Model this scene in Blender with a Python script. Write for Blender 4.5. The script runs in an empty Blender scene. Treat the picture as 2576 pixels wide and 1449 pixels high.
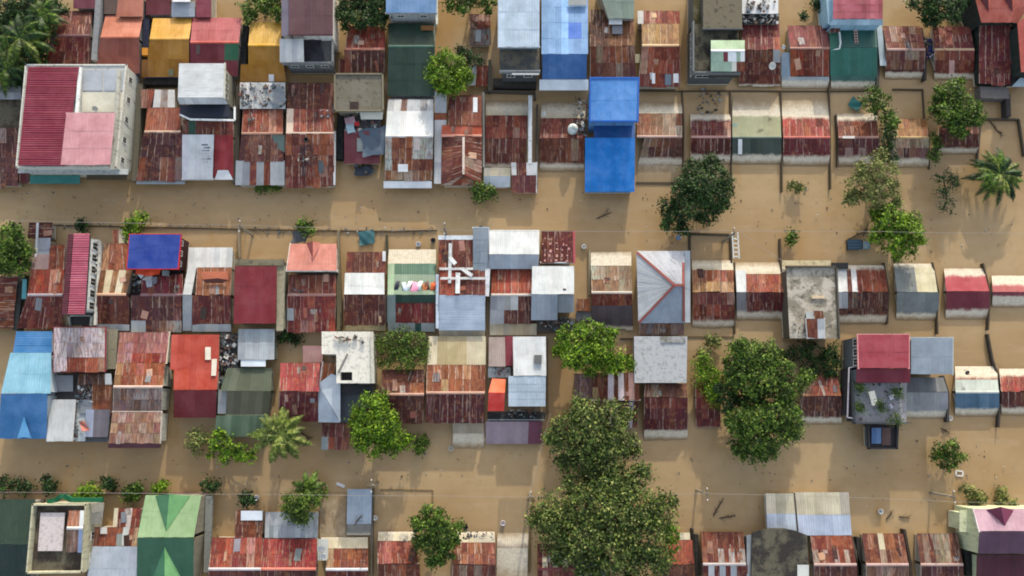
import bpy, math, random
import numpy as np
from mathutils import Vector, Matrix

random.seed(7)
RNG = np.random.default_rng(7)
SC = bpy.context.scene
COL = SC.collection

# ------------------------------------------------------------------ camera
F = 1950.0                      # focal length in units of a 2576 px wide frame
CAM_H = 97.5
TILT = math.radians(9.4)
ROLL = math.radians(-1.1)
cam_data = bpy.data.cameras.new("camera")
cam = bpy.data.objects.new("camera", cam_data)
COL.objects.link(cam)
CR = Matrix.Rotation(ROLL, 3, 'Y') @ Matrix.Rotation(TILT, 3, 'X')
cam.location = (0, 0, CAM_H)
cam.rotation_euler = CR.to_euler()
cam_data.sensor_width = 36.0
cam_data.lens = 36.0 * F / 2576.0
cam_data.clip_end = 3000.0
cam_data.clip_start = 1.0
SC.camera = cam

# ------------------------------------------------------------------ light
SUN_EL = math.radians(17.0)
SUN_AZ = math.radians(8.5)      # from +Y towards +X
w = bpy.data.worlds.new("World")
SC.world = w
w.use_nodes = True
nt = w.node_tree
sky = nt.nodes.new("ShaderNodeTexSky")
sky.sky_type = 'NISHITA'
sky.sun_disc = False
sky.sun_elevation = SUN_EL
sky.sun_rotation = SUN_AZ
sky.dust_density = 2.5
# thin bright overcast haze spread evenly over the whole sky
veil = nt.nodes.new("ShaderNodeMix"); veil.data_type = 'RGBA'; veil.blend_type = 'ADD'
veil.inputs[0].default_value = 1.0
veil.inputs[7].default_value = (1.55, 1.42, 1.22, 1)
nt.links.new(sky.outputs[0], veil.inputs[6])
nt.links.new(veil.outputs[2], nt.nodes["Background"].inputs[0])
nt.nodes["Background"].inputs[1].default_value = 0.15
sl = bpy.data.lights.new("sun", 'SUN')
sl.energy = 2.5
sl.angle = math.radians(0.6)
sl.color = (1.0, 0.93, 0.80)
sun = bpy.data.objects.new("sun", sl)
COL.objects.link(sun)
sd = Vector((math.sin(SUN_AZ) * math.cos(SUN_EL), math.cos(SUN_AZ) * math.cos(SUN_EL), math.sin(SUN_EL)))
sun.rotation_euler = sd.to_track_quat('Z', 'Y').to_euler()
sun.location = sd * 150
SC.view_settings.view_transform = 'Standard'
SC.view_settings.look = 'None'
SC.view_settings.exposure = 0.72
SC.view_settings.gamma = 1.0
SC.view_settings.use_curve_mapping = False
SC.cycles.filter_width = 1.9

# ------------------------------------------------------------------ maths
def P(u, v, z=0.0):
    """point at height z above the water seen at (u, v) of the 2576 x 1449 frame"""
    d = CR @ Vector(((u - 1288.0) / F, -(v - 724.5) / F, -1.0))
    t = (z - CAM_H) / d.z
    return Vector((d.x * t, d.y * t, z))

def lin(c):
    return tuple(((x / 255.0) / 12.92 if x <= 10.3 else ((x / 255.0 + 0.055) / 1.055) ** 2.4) for x in c)

def vary(c, a=10):
    k = random.gauss(0, a)
    return tuple(min(255, max(3, x + k + random.gauss(0, a * 0.3))) for x in c)

# ------------------------------------------------------------------ materials
def new_mat(name):
    m = bpy.data.materials.new(name)
    m.use_nodes = True
    t = m.node_tree
    return m, t, t.nodes["Principled BSDF"]

class N:
    """tiny node-building helper"""
    def __init__(s, t): s.t = t
    def n(s, ty, **k):
        x = s.t.nodes.new(ty)
        for a, b in k.items(): setattr(x, a, b)
        return x
    def l(s, a, b): s.t.links.new(a, b)
    def noise(s, vec, scale, detail=4, rough=.6):
        x = s.n("ShaderNodeTexNoise"); x.inputs["Scale"].default_value = scale
        x.inputs["Detail"].default_value = detail; x.inputs["Roughness"].default_value = rough
        if vec is not None: s.l(vec, x.inputs["Vector"])
        return x.outputs["Fac"]
    def mapr(s, val, a, b, c=0., d=1., smooth=True):
        x = s.n("ShaderNodeMapRange"); x.interpolation_type = 'SMOOTHSTEP' if smooth else 'LINEAR'
        s.l(val, x.inputs["Value"])
        for nm, q in (("From Min", a), ("From Max", b), ("To Min", c), ("To Max", d)):
            if hasattr(q, "links"): s.l(q, x.inputs[nm])
            else: x.inputs[nm].default_value = q
        return x.outputs["Result"]
    def math(s, op, a, b=0.):
        x = s.n("ShaderNodeMath", operation=op)
        for i, q in enumerate((a, b)):
            if hasattr(q, "links"): s.l(q, x.inputs[i])
            else: x.inputs[i].default_value = q
        return x.outputs[0]
    def mix(s, fac, a, b, blend='MIX'):
        x = s.n("ShaderNodeMix", data_type='RGBA', blend_type=blend)
        for i, q in ((0, fac), (6, a), (7, b)):
            if hasattr(q, "links"): s.l(q, x.inputs[i])
            elif i == 0: x.inputs[0].default_value = q
            else: x.inputs[i].default_value = (*q, 1) if len(q) == 3 else q
        return x.outputs[2]
    def vmul(s, v, xyz):
        x = s.n("ShaderNodeMapping"); x.inputs["Scale"].default_value = xyz
        s.l(v, x.inputs["Vector"]); return x.outputs[0]

MUD_DRY = lin((208, 199, 180))
MUD_WET = lin((142, 120, 88))

def mud_layer(h, col, pos, info):
    """flood mud up to a height given per object in its colour's alpha (0 = none, 1 = 2 m)"""
    sep = h.n("ShaderNodeSeparateXYZ"); h.l(pos, sep.inputs[0]); z = sep.outputs[2]
    nz = h.noise(pos, 1.3, 3)
    zz = h.math('ADD', z, h.math('MULTIPLY', h.math('SUBTRACT', nz, .5), .22))
    line = h.math('MULTIPLY', info.outputs["Alpha"], 2.0)
    m = h.mapr(h.math('SUBTRACT', line, zz), -.10, .10)
    has = h.math('GREATER_THAN', info.outputs["Alpha"], .01)
    m = h.math('MULTIPLY', h.math('MULTIPLY', m, has), .93)
    n2 = h.noise(pos, 3.0, 4)
    dry = h.mix(h.mapr(n2, .35, .7), MUD_DRY, lin((186, 176, 156)))
    wet = h.mapr(zz, .09, .36, 1, 0)
    mc = h.mix(wet, dry, MUD_WET)
    return h.mix(m, col, mc)

def base_nodes(name):
    m, t, b = new_mat(name)
    h = N(t)
    info = h.n("ShaderNodeObjectInfo")
    geo = h.n("ShaderNodeNewGeometry")
    uv = h.n("ShaderNodeUVMap")
    return m, h, b, info, geo.outputs["Position"], uv.outputs[0]

def offset_by_random(h, v, info, k=40.):
    x = h.n("ShaderNodeVectorMath", operation='ADD')
    c = h.n("ShaderNodeCombineXYZ")
    h.l(h.math('MULTIPLY', info.outputs["Random"], k), c.inputs[0])
    h.l(h.math('MULTIPLY', info.outputs["Random"], k * .7), c.inputs[1])
    h.l(v, x.inputs[0]); h.l(c.outputs[0], x.inputs[1])
    return x.outputs[0]

def make_rust():
    m, h, b, info, pos, uv = base_nodes("rusted_sheet")
    ruv = offset_by_random(h, uv, info)
    streak = h.noise(h.vmul(ruv, (5., .8, 1)), 1.0, 5, .65)
    blot = h.noise(ruv, 1.1, 5, .7)
    big = h.noise(pos, .35, 3)
    c = info.outputs["Color"]
    c = h.mix(h.mapr(streak, .42, .62, 0, .62), c, (.05, .018, .015))
    hs = h.n("ShaderNodeHueSaturation"); h.l(c, hs.inputs["Color"])
    hs.inputs["Saturation"].default_value = 1.02; hs.inputs["Value"].default_value = .84
    c = hs.outputs[0]
    orange = h.mapr(blot, .50, .64, 0, .5)
    c = h.mix(orange, c, (.30, .125, .055))
    gate = h.mapr(info.outputs["Random"], .25, .85, .08, 1.)
    pale = h.math('MULTIPLY', h.mapr(h.noise(h.vmul(ruv, (2.4, .2, 1)), 1.9, 4, .6), .53, .64, 0, .6), gate)
    c = h.mix(pale, c, (.40, .29, .23))
    c = h.mix(h.mapr(big, .35, .65, 0, .22), c, (.05, .02, .02))
    # pale bare edges along some sheets' side laps
    sx = h.n("ShaderNodeSeparateXYZ"); h.l(uv, sx.inputs[0])
    fr = h.math('FRACT', h.math('DIVIDE', sx.outputs[0], .84))
    ed = h.mapr(fr, .05, .17, 1, 0)
    rg = h.math('FRACT', h.math('MULTIPLY', info.outputs["Random"], 7.31))
    ed = h.math('MULTIPLY', h.math('MULTIPLY', ed, h.mapr(rg, .45, .75, 0, .75)), h.mapr(h.noise(h.vmul(ruv, (1, 1, 1)), 1.4, 3), .4, .55, .2, 1))
    c = h.mix(ed, c, (.44, .34, .28))
    # darker lap at each sheet's ends
    e = h.mapr(sx.outputs[1], 0.0, 0.16, .45, 0)
    c = h.mix(e, c, (.03, .012, .012))
    c = mud_layer(h, c, pos, info)
    h.l(c, b.inputs["Base Color"])
    b.inputs["Roughness"].default_value = .75
    b.inputs["Specular IOR Level"].default_value = .3
    bp = h.n("ShaderNodeBump"); bp.inputs["Strength"].default_value = .35; bp.inputs["Distance"].default_value = .03
    h.l(blot, bp.inputs["Height"]); h.l(bp.outputs[0], b.inputs["Normal"])
    return m

def make_painted():
    m, h, b, info, pos, uv = base_nodes("painted_sheet")
    ruv = offset_by_random(h, uv, info, 5)
    c = info.outputs["Color"]
    streak = h.noise(h.vmul(ruv, (4., .5, 1)), 1.3, 5, .65)
    c = h.mix(h.mapr(streak, .45, .8, 0, .30), c, (.10, .075, .06))
    big = h.noise(pos, .5, 4)
    hs = h.n("ShaderNodeHueSaturation"); h.l(c, hs.inputs["Color"])
    h.l(h.mapr(big, .3, .7, .86, 1.1), hs.inputs["Value"]); h.l(h.mapr(big, .3, .7, 1.03, .93), hs.inputs["Saturation"])
    c = hs.outputs[0]
    c = h.mix(h.mapr(h.noise(pos, 2.6, 5, .7), .62, .75, 0, .35), c, (.16, .10, .07))
    c = mud_layer(h, c, pos, info)
    h.l(c, b.inputs["Base Color"])
    b.inputs["Roughness"].default_value = .55
    b.inputs["Specular IOR Level"].default_value = .35
    return m

def make_plaster():
    m, h, b, info, pos, uv = base_nodes("weathered_plaster")
    c = info.outputs["Color"]
    st = h.noise(h.vmul(pos, (1.6, 1.6, .35)), 1.5, 5, .65)
    c = h.mix(h.mapr(st, .48, .75, 0, .6), c, (.07, .065, .055))
    n2 = h.noise(pos, 4., 5, .7)
    c = h.mix(h.mapr(n2, .5, .75, 0, .35), c, (.13, .12, .10))
    c = mud_layer(h, c, pos, info)
    h.l(c, b.inputs["Base Color"]); b.inputs["Roughness"].default_value = .9
    b.inputs["Specular IOR Level"].default_value = .2
    bp = h.n("ShaderNodeBump"); bp.inputs["Strength"].default_value = .3; bp.inputs["Distance"].default_value = .03
    h.l(n2, bp.inputs["Height"]); h.l(bp.outputs[0], b.inputs["Normal"])
    return m

def make_plain():
    m, h, b, info, pos, uv = base_nodes("plain_surface")
    n2 = h.noise(pos, 5., 3)
    c = h.mix(h.mapr(n2, .4, .8, 0, .3), info.outputs["Color"], (.08, .07, .06))
    h.l(c, b.inputs["Base Color"]); b.inputs["Roughness"].default_value = .6
    b.inputs["Specular IOR Level"].default_value = .3
    return m

def make_clutter():
    m, t, b = new_mat("mixed_clutter")
    h = N(t)
    geo = h.n("ShaderNodeNewGeometry")
    r = h.n("ShaderNodeValToRGB"); r.color_ramp.interpolation = 'CONSTANT'
    cols = [(96, 90, 84), (60, 56, 54), (150, 150, 150), (80, 66, 56), (112, 112, 116), (74, 92, 98), (48, 46, 44), (118, 76, 68), (176, 176, 172), (95, 80, 68)]
    for i, c in enumerate(cols):
        e = r.color_ramp.elements[i] if i < 2 else r.color_ramp.elements.new(i / len(cols))
        e.position = i / len(cols); e.color = (*lin(c), 1)
    h.l(geo.outputs["Random Per Island"], r.inputs[0]); h.l(r.outputs[0], b.inputs["Base Color"])
    b.inputs["Roughness"].default_value = .8
    return m

def make_leaf(name, cols):
    m, t, b = new_mat(name)
    h = N(t)
    geo = h.n("ShaderNodeNewGeometry")
    r = h.n("ShaderNodeValToRGB")
    for i, c in enumerate(cols):
        e = r.color_ramp.elements[i] if i < 2 else r.color_ramp.elements.new(i / (len(cols) - 1))
        e.position = i / (len(cols) - 1); e.color = (*lin(c), 1)
    h.l(geo.outputs["Random Per Island"], r.inputs[0])
    big = h.noise(geo.outputs["Position"], .9, 2)  # clump-sized lightness swing, standing for shadows between leaf clumps
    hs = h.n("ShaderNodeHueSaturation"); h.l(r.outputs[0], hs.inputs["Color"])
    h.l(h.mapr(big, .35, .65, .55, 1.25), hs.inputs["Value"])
    h.l(hs.outputs[0], b.inputs["Base Color"])
    b.inputs["Roughness"].default_value = .55
    b.inputs["Specular IOR Level"].default_value = .25
    tr = h.n("ShaderNodeBsdfTranslucent"); h.l(hs.outputs[0], tr.inputs[0])
    mx = h.n("ShaderNodeMixShader"); mx.inputs[0].default_value = .2
    out = t.nodes["Material Output"]
    h.l(b.outputs[0], mx.inputs[1]); h.l(tr.outputs[0], mx.inputs[2]); h.l(mx.outputs[0], out.inputs[0])
    return m

def make_water():
    m, t, b = new_mat("muddy_flood_water")
    h = N(t)
    geo = h.n("ShaderNodeNewGeometry"); pos = geo.outputs["Position"]
    n1 = h.noise(h.vmul(pos, (1, 2.2, 1)), .035, 4, .55)
    n2 = h.noise(pos, .6, 5, .6)
    c = h.mix(h.mapr(n1, .35, .65), lin((154, 128, 92)), lin((168, 144, 108)))
    c = h.mix(h.mapr(n2, .4, .75, 0, .25), c, lin((134, 110, 74)))
    c = h.mix(h.mapr(h.noise(h.vmul(pos, (.5, 2.2, 1)), .35, 4, .6), .52, .72, 0, .3), c, lin((172, 152, 122)))
    # drifts of ochre silt
    n3 = h.noise(h.vmul(pos, (2.5, .8, 1)), .09, 3)
    c = h.mix(h.mapr(n3, .58, .74, 0, .35), c, lin((160, 122, 66)))
    # ochre silt stirred up in the narrow lanes between the houses
    sp = h.n("ShaderNodeSeparateXYZ"); h.l(pos, sp.inputs[0])
    wob = h.math('MULTIPLY', h.math('SUBTRACT', h.noise(pos, .35, 3), .5), 2.2)
    xx = h.math('ADD', sp.outputs[0], wob)
    for (u, v0, v1, hw) in ((1405, 930, 1090, 1.6), (1120, -40, 140, 1.5), (2430, 0, 70, 1.5)):
        X = P(u, (v0 + v1) / 2).x; Y0 = P(u, v1).y; Y1 = P(u, v0).y
        mx_ = h.mapr(h.math('ABSOLUTE', h.math('SUBTRACT', xx, X)), hw * .4, hw * 1.4, 1, 0)
        my_ = h.math('MULTIPLY', h.mapr(sp.outputs[1], Y0 - 2, Y0 + 1), h.mapr(sp.outputs[1], Y1 - 1, Y1 + 2, 1, 0))
        c = h.mix(h.math('MULTIPLY', h.math('MULTIPLY', mx_, my_), .5), c, lin((154, 120, 72)))
    h.l(c, b.inputs["Base Color"])
    b.inputs["Roughness"].default_value = .12
    b.inputs["IOR"].default_value = 1.33
    b.inputs["Specular IOR Level"].default_value = .5
    bp = h.n("ShaderNodeBump"); bp.inputs["Strength"].default_value = .12; bp.inputs["Distance"].default_value = .05
    h.l(h.noise(h.vmul(pos, (1, 1.8, 1)), 2.2, 3, .5), bp.inputs["Height"]); h.l(bp.outputs[0], b.inputs["Normal"])
    return m

def make_mossy():
    m, h, b, info, pos, uv = base_nodes("mossy_concrete")
    c = info.outputs["Color"]
    c = h.mix(h.mapr(h.noise(pos, .55, 5, .65), .42, .60, 0, .75), c, (.13, .12, .085))
    c = h.mix(h.mapr(h.noise(pos, 1.6, 6, .7), .54, .66, 0, .75), c, (.035, .034, .028))
    c = h.mix(h.mapr(h.noise(pos, 7, 4, .7), .5, .8, 0, .4), c, (.20, .19, .17))
    h.l(c, b.inputs["Base Color"]); b.inputs["Roughness"].default_value = .95
    b.inputs["Specular IOR Level"].default_value = .15
    return m

def make_bark():
    m, t, b = new_mat("bark")
    h = N(t); geo = h.n("ShaderNodeNewGeometry")
    c = h.mix(h.mapr(h.noise(geo.outputs["Position"], 6, 4), .3, .7), lin((92, 78, 60)), lin((52, 42, 34)))
    h.l(c, b.inputs["Base Color"]); b.inputs["Roughness"].default_value = .9
    return m

def make_ground():
    m, t, b = new_mat("silt")
    h = N(t); geo = h.n("ShaderNodeNewGeometry")
    c = h.mix(h.mapr(h.noise(geo.outputs["Position"], .5, 4), .3, .7), lin((110, 88, 60)), lin((90, 72, 50)))
    h.l(c, b.inputs["Base Color"]); b.inputs["Roughness"].default_value = .9
    return m

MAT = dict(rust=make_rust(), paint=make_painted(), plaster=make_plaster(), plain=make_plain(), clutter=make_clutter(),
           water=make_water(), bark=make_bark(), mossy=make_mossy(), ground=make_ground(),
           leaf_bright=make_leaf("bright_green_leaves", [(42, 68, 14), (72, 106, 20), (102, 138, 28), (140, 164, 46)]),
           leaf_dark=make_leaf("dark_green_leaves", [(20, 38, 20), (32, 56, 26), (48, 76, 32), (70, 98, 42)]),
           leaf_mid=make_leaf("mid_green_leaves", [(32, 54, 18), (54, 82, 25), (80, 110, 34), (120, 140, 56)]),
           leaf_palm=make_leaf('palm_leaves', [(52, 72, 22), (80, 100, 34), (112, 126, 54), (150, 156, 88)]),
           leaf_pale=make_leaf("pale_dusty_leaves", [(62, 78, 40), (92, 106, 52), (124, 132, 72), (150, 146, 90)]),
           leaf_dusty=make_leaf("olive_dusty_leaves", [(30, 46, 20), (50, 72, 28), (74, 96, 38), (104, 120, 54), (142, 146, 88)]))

# ------------------------------------------------------------------ objects
def obj(name, mesh, mat, parent=None, color=(128, 128, 128), mud=0.0):
    if mat is not None and not mesh.materials:
        mesh.materials.append(MAT[mat] if isinstance(mat, str) else mat)
    o = bpy.data.objects.new(name, mesh)
    COL.objects.link(o)
    if parent is not None:
        o.parent = parent
    o.color = (*lin(color), mud / 2.0)
    return o

def tag(o, label=None, cat=None, group=None, kind=None):
    if label: o["label"] = label
    if cat: o["category"] = cat
    if group: o["group"] = group
    if kind: o["kind"] = kind
    return o

def empty(name, loc, label, cat, group=None):
    o = bpy.data.objects.new(name, None)
    COL.objects.link(o)
    o.location = loc
    o.empty_display_size = .5
    tag(o, label, cat, group)
    return o

def mesh_py(name, vs, fs, uvs=None, loc=None):
    if loc is not None:
        vs = [tuple(Vector(v) - loc) for v in vs]
    me = bpy.data.meshes.new(name)
    me.from_pydata([tuple(v) for v in vs], [], fs)
    if uvs is not None:
        l = me.uv_layers.new(name="UVMap")
        idx = np.empty(len(me.loops), dtype=np.int32); me.loops.foreach_get("vertex_index", idx)
        l.data.foreach_set("uv", np.asarray(uvs, dtype=np.float32)[idx].ravel())
    return me

class MB:
    """collects boxes, bars and quads into one mesh"""
    def __init__(s): s.v = []; s.f = []
    def prism(s, top, zb):
        """vertical prism below the polygon top (list of Vector) down to zb"""
        n = len(top); k = len(s.v)
        s.v += [tuple(p) for p in top] + [(p.x, p.y, zb) for p in top]
        s.f.append(tuple(range(k, k + n))); s.f.append(tuple(reversed(range(k + n, k + 2 * n))))
        for i in range(n):
            j = (i + 1) % n
            s.f.append((k + i, k + n + i, k + n + j, k + j))
    def slab(s, top, th):
        n = len(top); k = len(s.v)
        s.v += [tuple(p) for p in top] + [(p.x, p.y, p.z - th) for p in top]
        s.f.append(tuple(range(k, k + n))); s.f.append(tuple(reversed(range(k + n, k + 2 * n))))
        for i in range(n):
            j = (i + 1) % n
            s.f.append((k + i, k + n + i, k + n + j, k + j))
    def box(s, c, sx, sy, sz, rz=0., tilt=0.):
        M = Matrix.Translation(c) @ Matrix.Rotation(rz, 4, 'Z') @ Matrix.Rotation(tilt, 4, 'X')
        k = len(s.v)
        for z in (-.5, .5):
            for x, y in ((-.5, -.5), (.5, -.5), (.5, .5), (-.5, .5)):
                s.v.append(tuple(M @ Vector((x * sx, y * sy, z * sz))))
        s.f += [(k + 3, k + 2, k + 1, k), (k + 4, k + 5, k + 6, k + 7)] + [(k + i, k + (i + 1) % 4, k + 4 + (i + 1) % 4, k + 4 + i) for i in range(4)]
    def beam(s, a, b, wd, ht):
        """box beam whose top centre line runs a to b"""
        a = Vector(a); b = Vector(b); d = b - a
        n = Vector((-d.y, d.x, 0))
        if n.length < 1e-6: n = Vector((1, 0, 0))
        n = n.normalized() * wd / 2
        s.slab([a - n, b - n, b + n, a + n], ht)
    def tube(s, pts, rad, seg=6):
        k0 = len(s.v); n = len(pts)
        for i, p in enumerate(pts):
            p = Vector(p)
            d = Vector(pts[min(i + 1, n - 1)]) - Vector(pts[max(i - 1, 0)])
            d = d.normalized() if d.length > 1e-6 else Vector((0, 0, 1))
            x = d.orthogonal().normalized(); y = d.cross(x)
            r = rad[i] if hasattr(rad, "__len__") else rad
            for j in range(seg):
                a = 2 * math.pi * j / seg
                s.v.append(tuple(p + x * math.cos(a) * r + y * math.sin(a) * r))
        for i in range(n - 1):
            for j in range(seg):
                a, b = k0 + i * seg + j, k0 + i * seg + (j + 1) % seg
                s.f.append((a, b, b + seg, a + seg))
        s.f.append(tuple(reversed(range(k0, k0 + seg)))); s.f.append(tuple(range(k0 + (n - 1) * seg, k0 + n * seg)))
    def lathe(s, c, prof, seg=16):
        k0 = len(s.v); c = Vector(c)
        for r, z in prof:
            for j in range(seg):
                a = 2 * math.pi * j / seg
                s.v.append((c.x + r * math.cos(a), c.y + r * math.sin(a), c.z + z))
        for i in range(len(prof) - 1):
            for j in range(seg):
                a, b = k0 + i * seg + j, k0 + i * seg + (j + 1) % seg
                s.f.append((a, b, b + seg, a + seg))
        s.f.append(tuple(reversed(range(k0, k0 + seg)))); s.f.append(tuple(range(k0 + (len(prof) - 1) * seg, k0 + len(prof) * seg)))
    def build(s, name, mat, parent=None, color=(128, 128, 128), mud=0., smooth=False):
        loc = parent.matrix_world.translation if parent is not None else None
        loc = getattr(s, "loc", None)
        me = mesh_py(name, s.v, s.f, loc=loc)
        if smooth: me.shade_smooth()
        return obj(name, me, mat, parent, color, mud)

# palettes: (weight, colour, material)
PAL = {
 'rust':    [(5, (128, 64, 46), 'rust'), (5, (108, 52, 42), 'rust'), (2.5, (150, 84, 56), 'rust'), (.8, (164, 134, 114), 'rust')],
 'maroon':  [(6, (102, 48, 42), 'rust'), (5, (88, 42, 40), 'rust'), (1, (116, 64, 50), 'rust')],  # rust as it looks on shaded slopes; the shade is in the tone
 'dark':    [(5, (80, 42, 42), 'rust'), (3, (70, 40, 42), 'rust'), (.6, (104, 70, 62), 'rust')],
 'orange':  [(4, (158, 92, 64), 'rust'), (4, (146, 80, 58), 'rust'), (.7, (176, 130, 100), 'rust')],
 'brightrust': [(4, (158, 72, 58), 'rust'), (4, (142, 62, 52), 'rust'), (1, (172, 104, 82), 'rust')],
 'blotch':  [(3, (130, 72, 58), 'rust'), (3, (112, 60, 54), 'rust'), (1.5, (164, 136, 118), 'rust'), (1.5, (146, 98, 74), 'rust')],
 'tan':     [(4, (168, 136, 98), 'rust'), (2, (150, 110, 78), 'rust'), (2, (184, 158, 124), 'rust')],
 'palerust':[(3, (168, 142, 126), 'rust'), (3, (146, 110, 94), 'rust'), (2, (180, 166, 156), 'rust'), (2, (144, 94, 74), 'rust')],
 'greyrust':[(4, (140, 120, 112), 'rust'), (3, (120, 94, 84), 'rust'), (1, (156, 146, 142), 'rust')],
 'white':   [(4, (190, 192, 192), 'paint'), (2, (176, 180, 182), 'paint')],
 'snow':    [(4, (200, 204, 205), 'paint'), (1, (192, 198, 200), 'paint')],
 'grey':    [(4, (144, 150, 154), 'paint'), (3, (156, 160, 162), 'paint'), (1, (132, 136, 142), 'paint')],
 'greywhite':[(3, (166, 170, 174), 'paint'), (3, (184, 186, 186), 'paint'), (1, (146, 146, 146), 'paint')],
 'cream':   [(4, (186, 176, 150), 'paint'), (2, (194, 184, 158), 'paint'), (1, (172, 166, 150), 'paint')],
}
def solid(c, a=5, mat='paint'):
    g = .3 * c[0] + .55 * c[1] + .15 * c[2]
    c = tuple(int((x + (g - x) * .14) * .93) for x in c)
    nm = 'solid_%d_%d_%d_%s' % (*c, mat)
    PAL.setdefault(nm, [(1, c, mat)])
    return nm
PAL['ragged'] = [(1, (178, 168, 162), 'rust')]
PAL['raggedwhite'] = [(2, (190, 190, 192), 'rust'), (1, (176, 180, 184), 'rust')]

def pick(pal):
    p = PAL[pal]
    t = random.random() * sum(x[0] for x in p)
    for wgt, c, m in p:
        t -= wgt
        if t <= 0: return c, m
    return p[-1][1], p[-1][2]

def quad_px(q):
    if len(q) == 4:
        x0, y0, x1, y1 = q
        return [(x0, y0), (x1, y0), (x1, y1), (x0, y1)]
    if len(q) == 6:
        a, b, y0, c, d, y1 = q
        return [(a, y0), (b, y0), (d, y1), (c, y1)]
    return [(q[0], q[1]), (q[2], q[3]), (q[4], q[5]), (q[6], q[7])]

def inset(pts, d, dz=0.):
    c = sum(pts, Vector()) / len(pts)
    out = []
    for p in pts:
        v = Vector((c.x - p.x, c.y - p.y, 0))
        L = v.length
        out.append(Vector((p.x, p.y, p.z + dz)) + v * min(.4, d * 1.4 / max(L, .01)))
    return out

RIBS = 8
def sheet_mesh(pts, uv0, loc, amp=.014, segs=RIBS):
    A, B, C, D = pts                      # TL TR BR BL
    n = (D - A).cross(B - A).normalized()
    if n.z < 0: n = -n
    vs, uvs, fs = [], [], []
    L = (D - A).length; W = (B - A).length
    for r, (p, q) in enumerate(((A, B), (D, C))):
        for i in range(segs + 1):
            t = i / segs
            vs.append(p.lerp(q, t) + n * (amp if i % 2 else -amp * .3)); uvs.append((t * W + uv0[0], r * L))
    for i in range(segs):
        fs.append((i, i + segs + 1, i + segs + 2, i + 1))
    # a folded-down rim gives the sheet its thickness
    k = len(vs)
    for i in (0, segs, segs + 1, 2 * segs + 1):
        vs.append(Vector(vs[i]) - n * .02); uvs.append(uvs[i])
    fs.append((0, k, k + 2, segs + 1)); fs.append((segs, 2 * segs + 1, k + 3, k + 1))
    return mesh_py("roof_sheet", vs, fs, uvs, loc)

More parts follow.
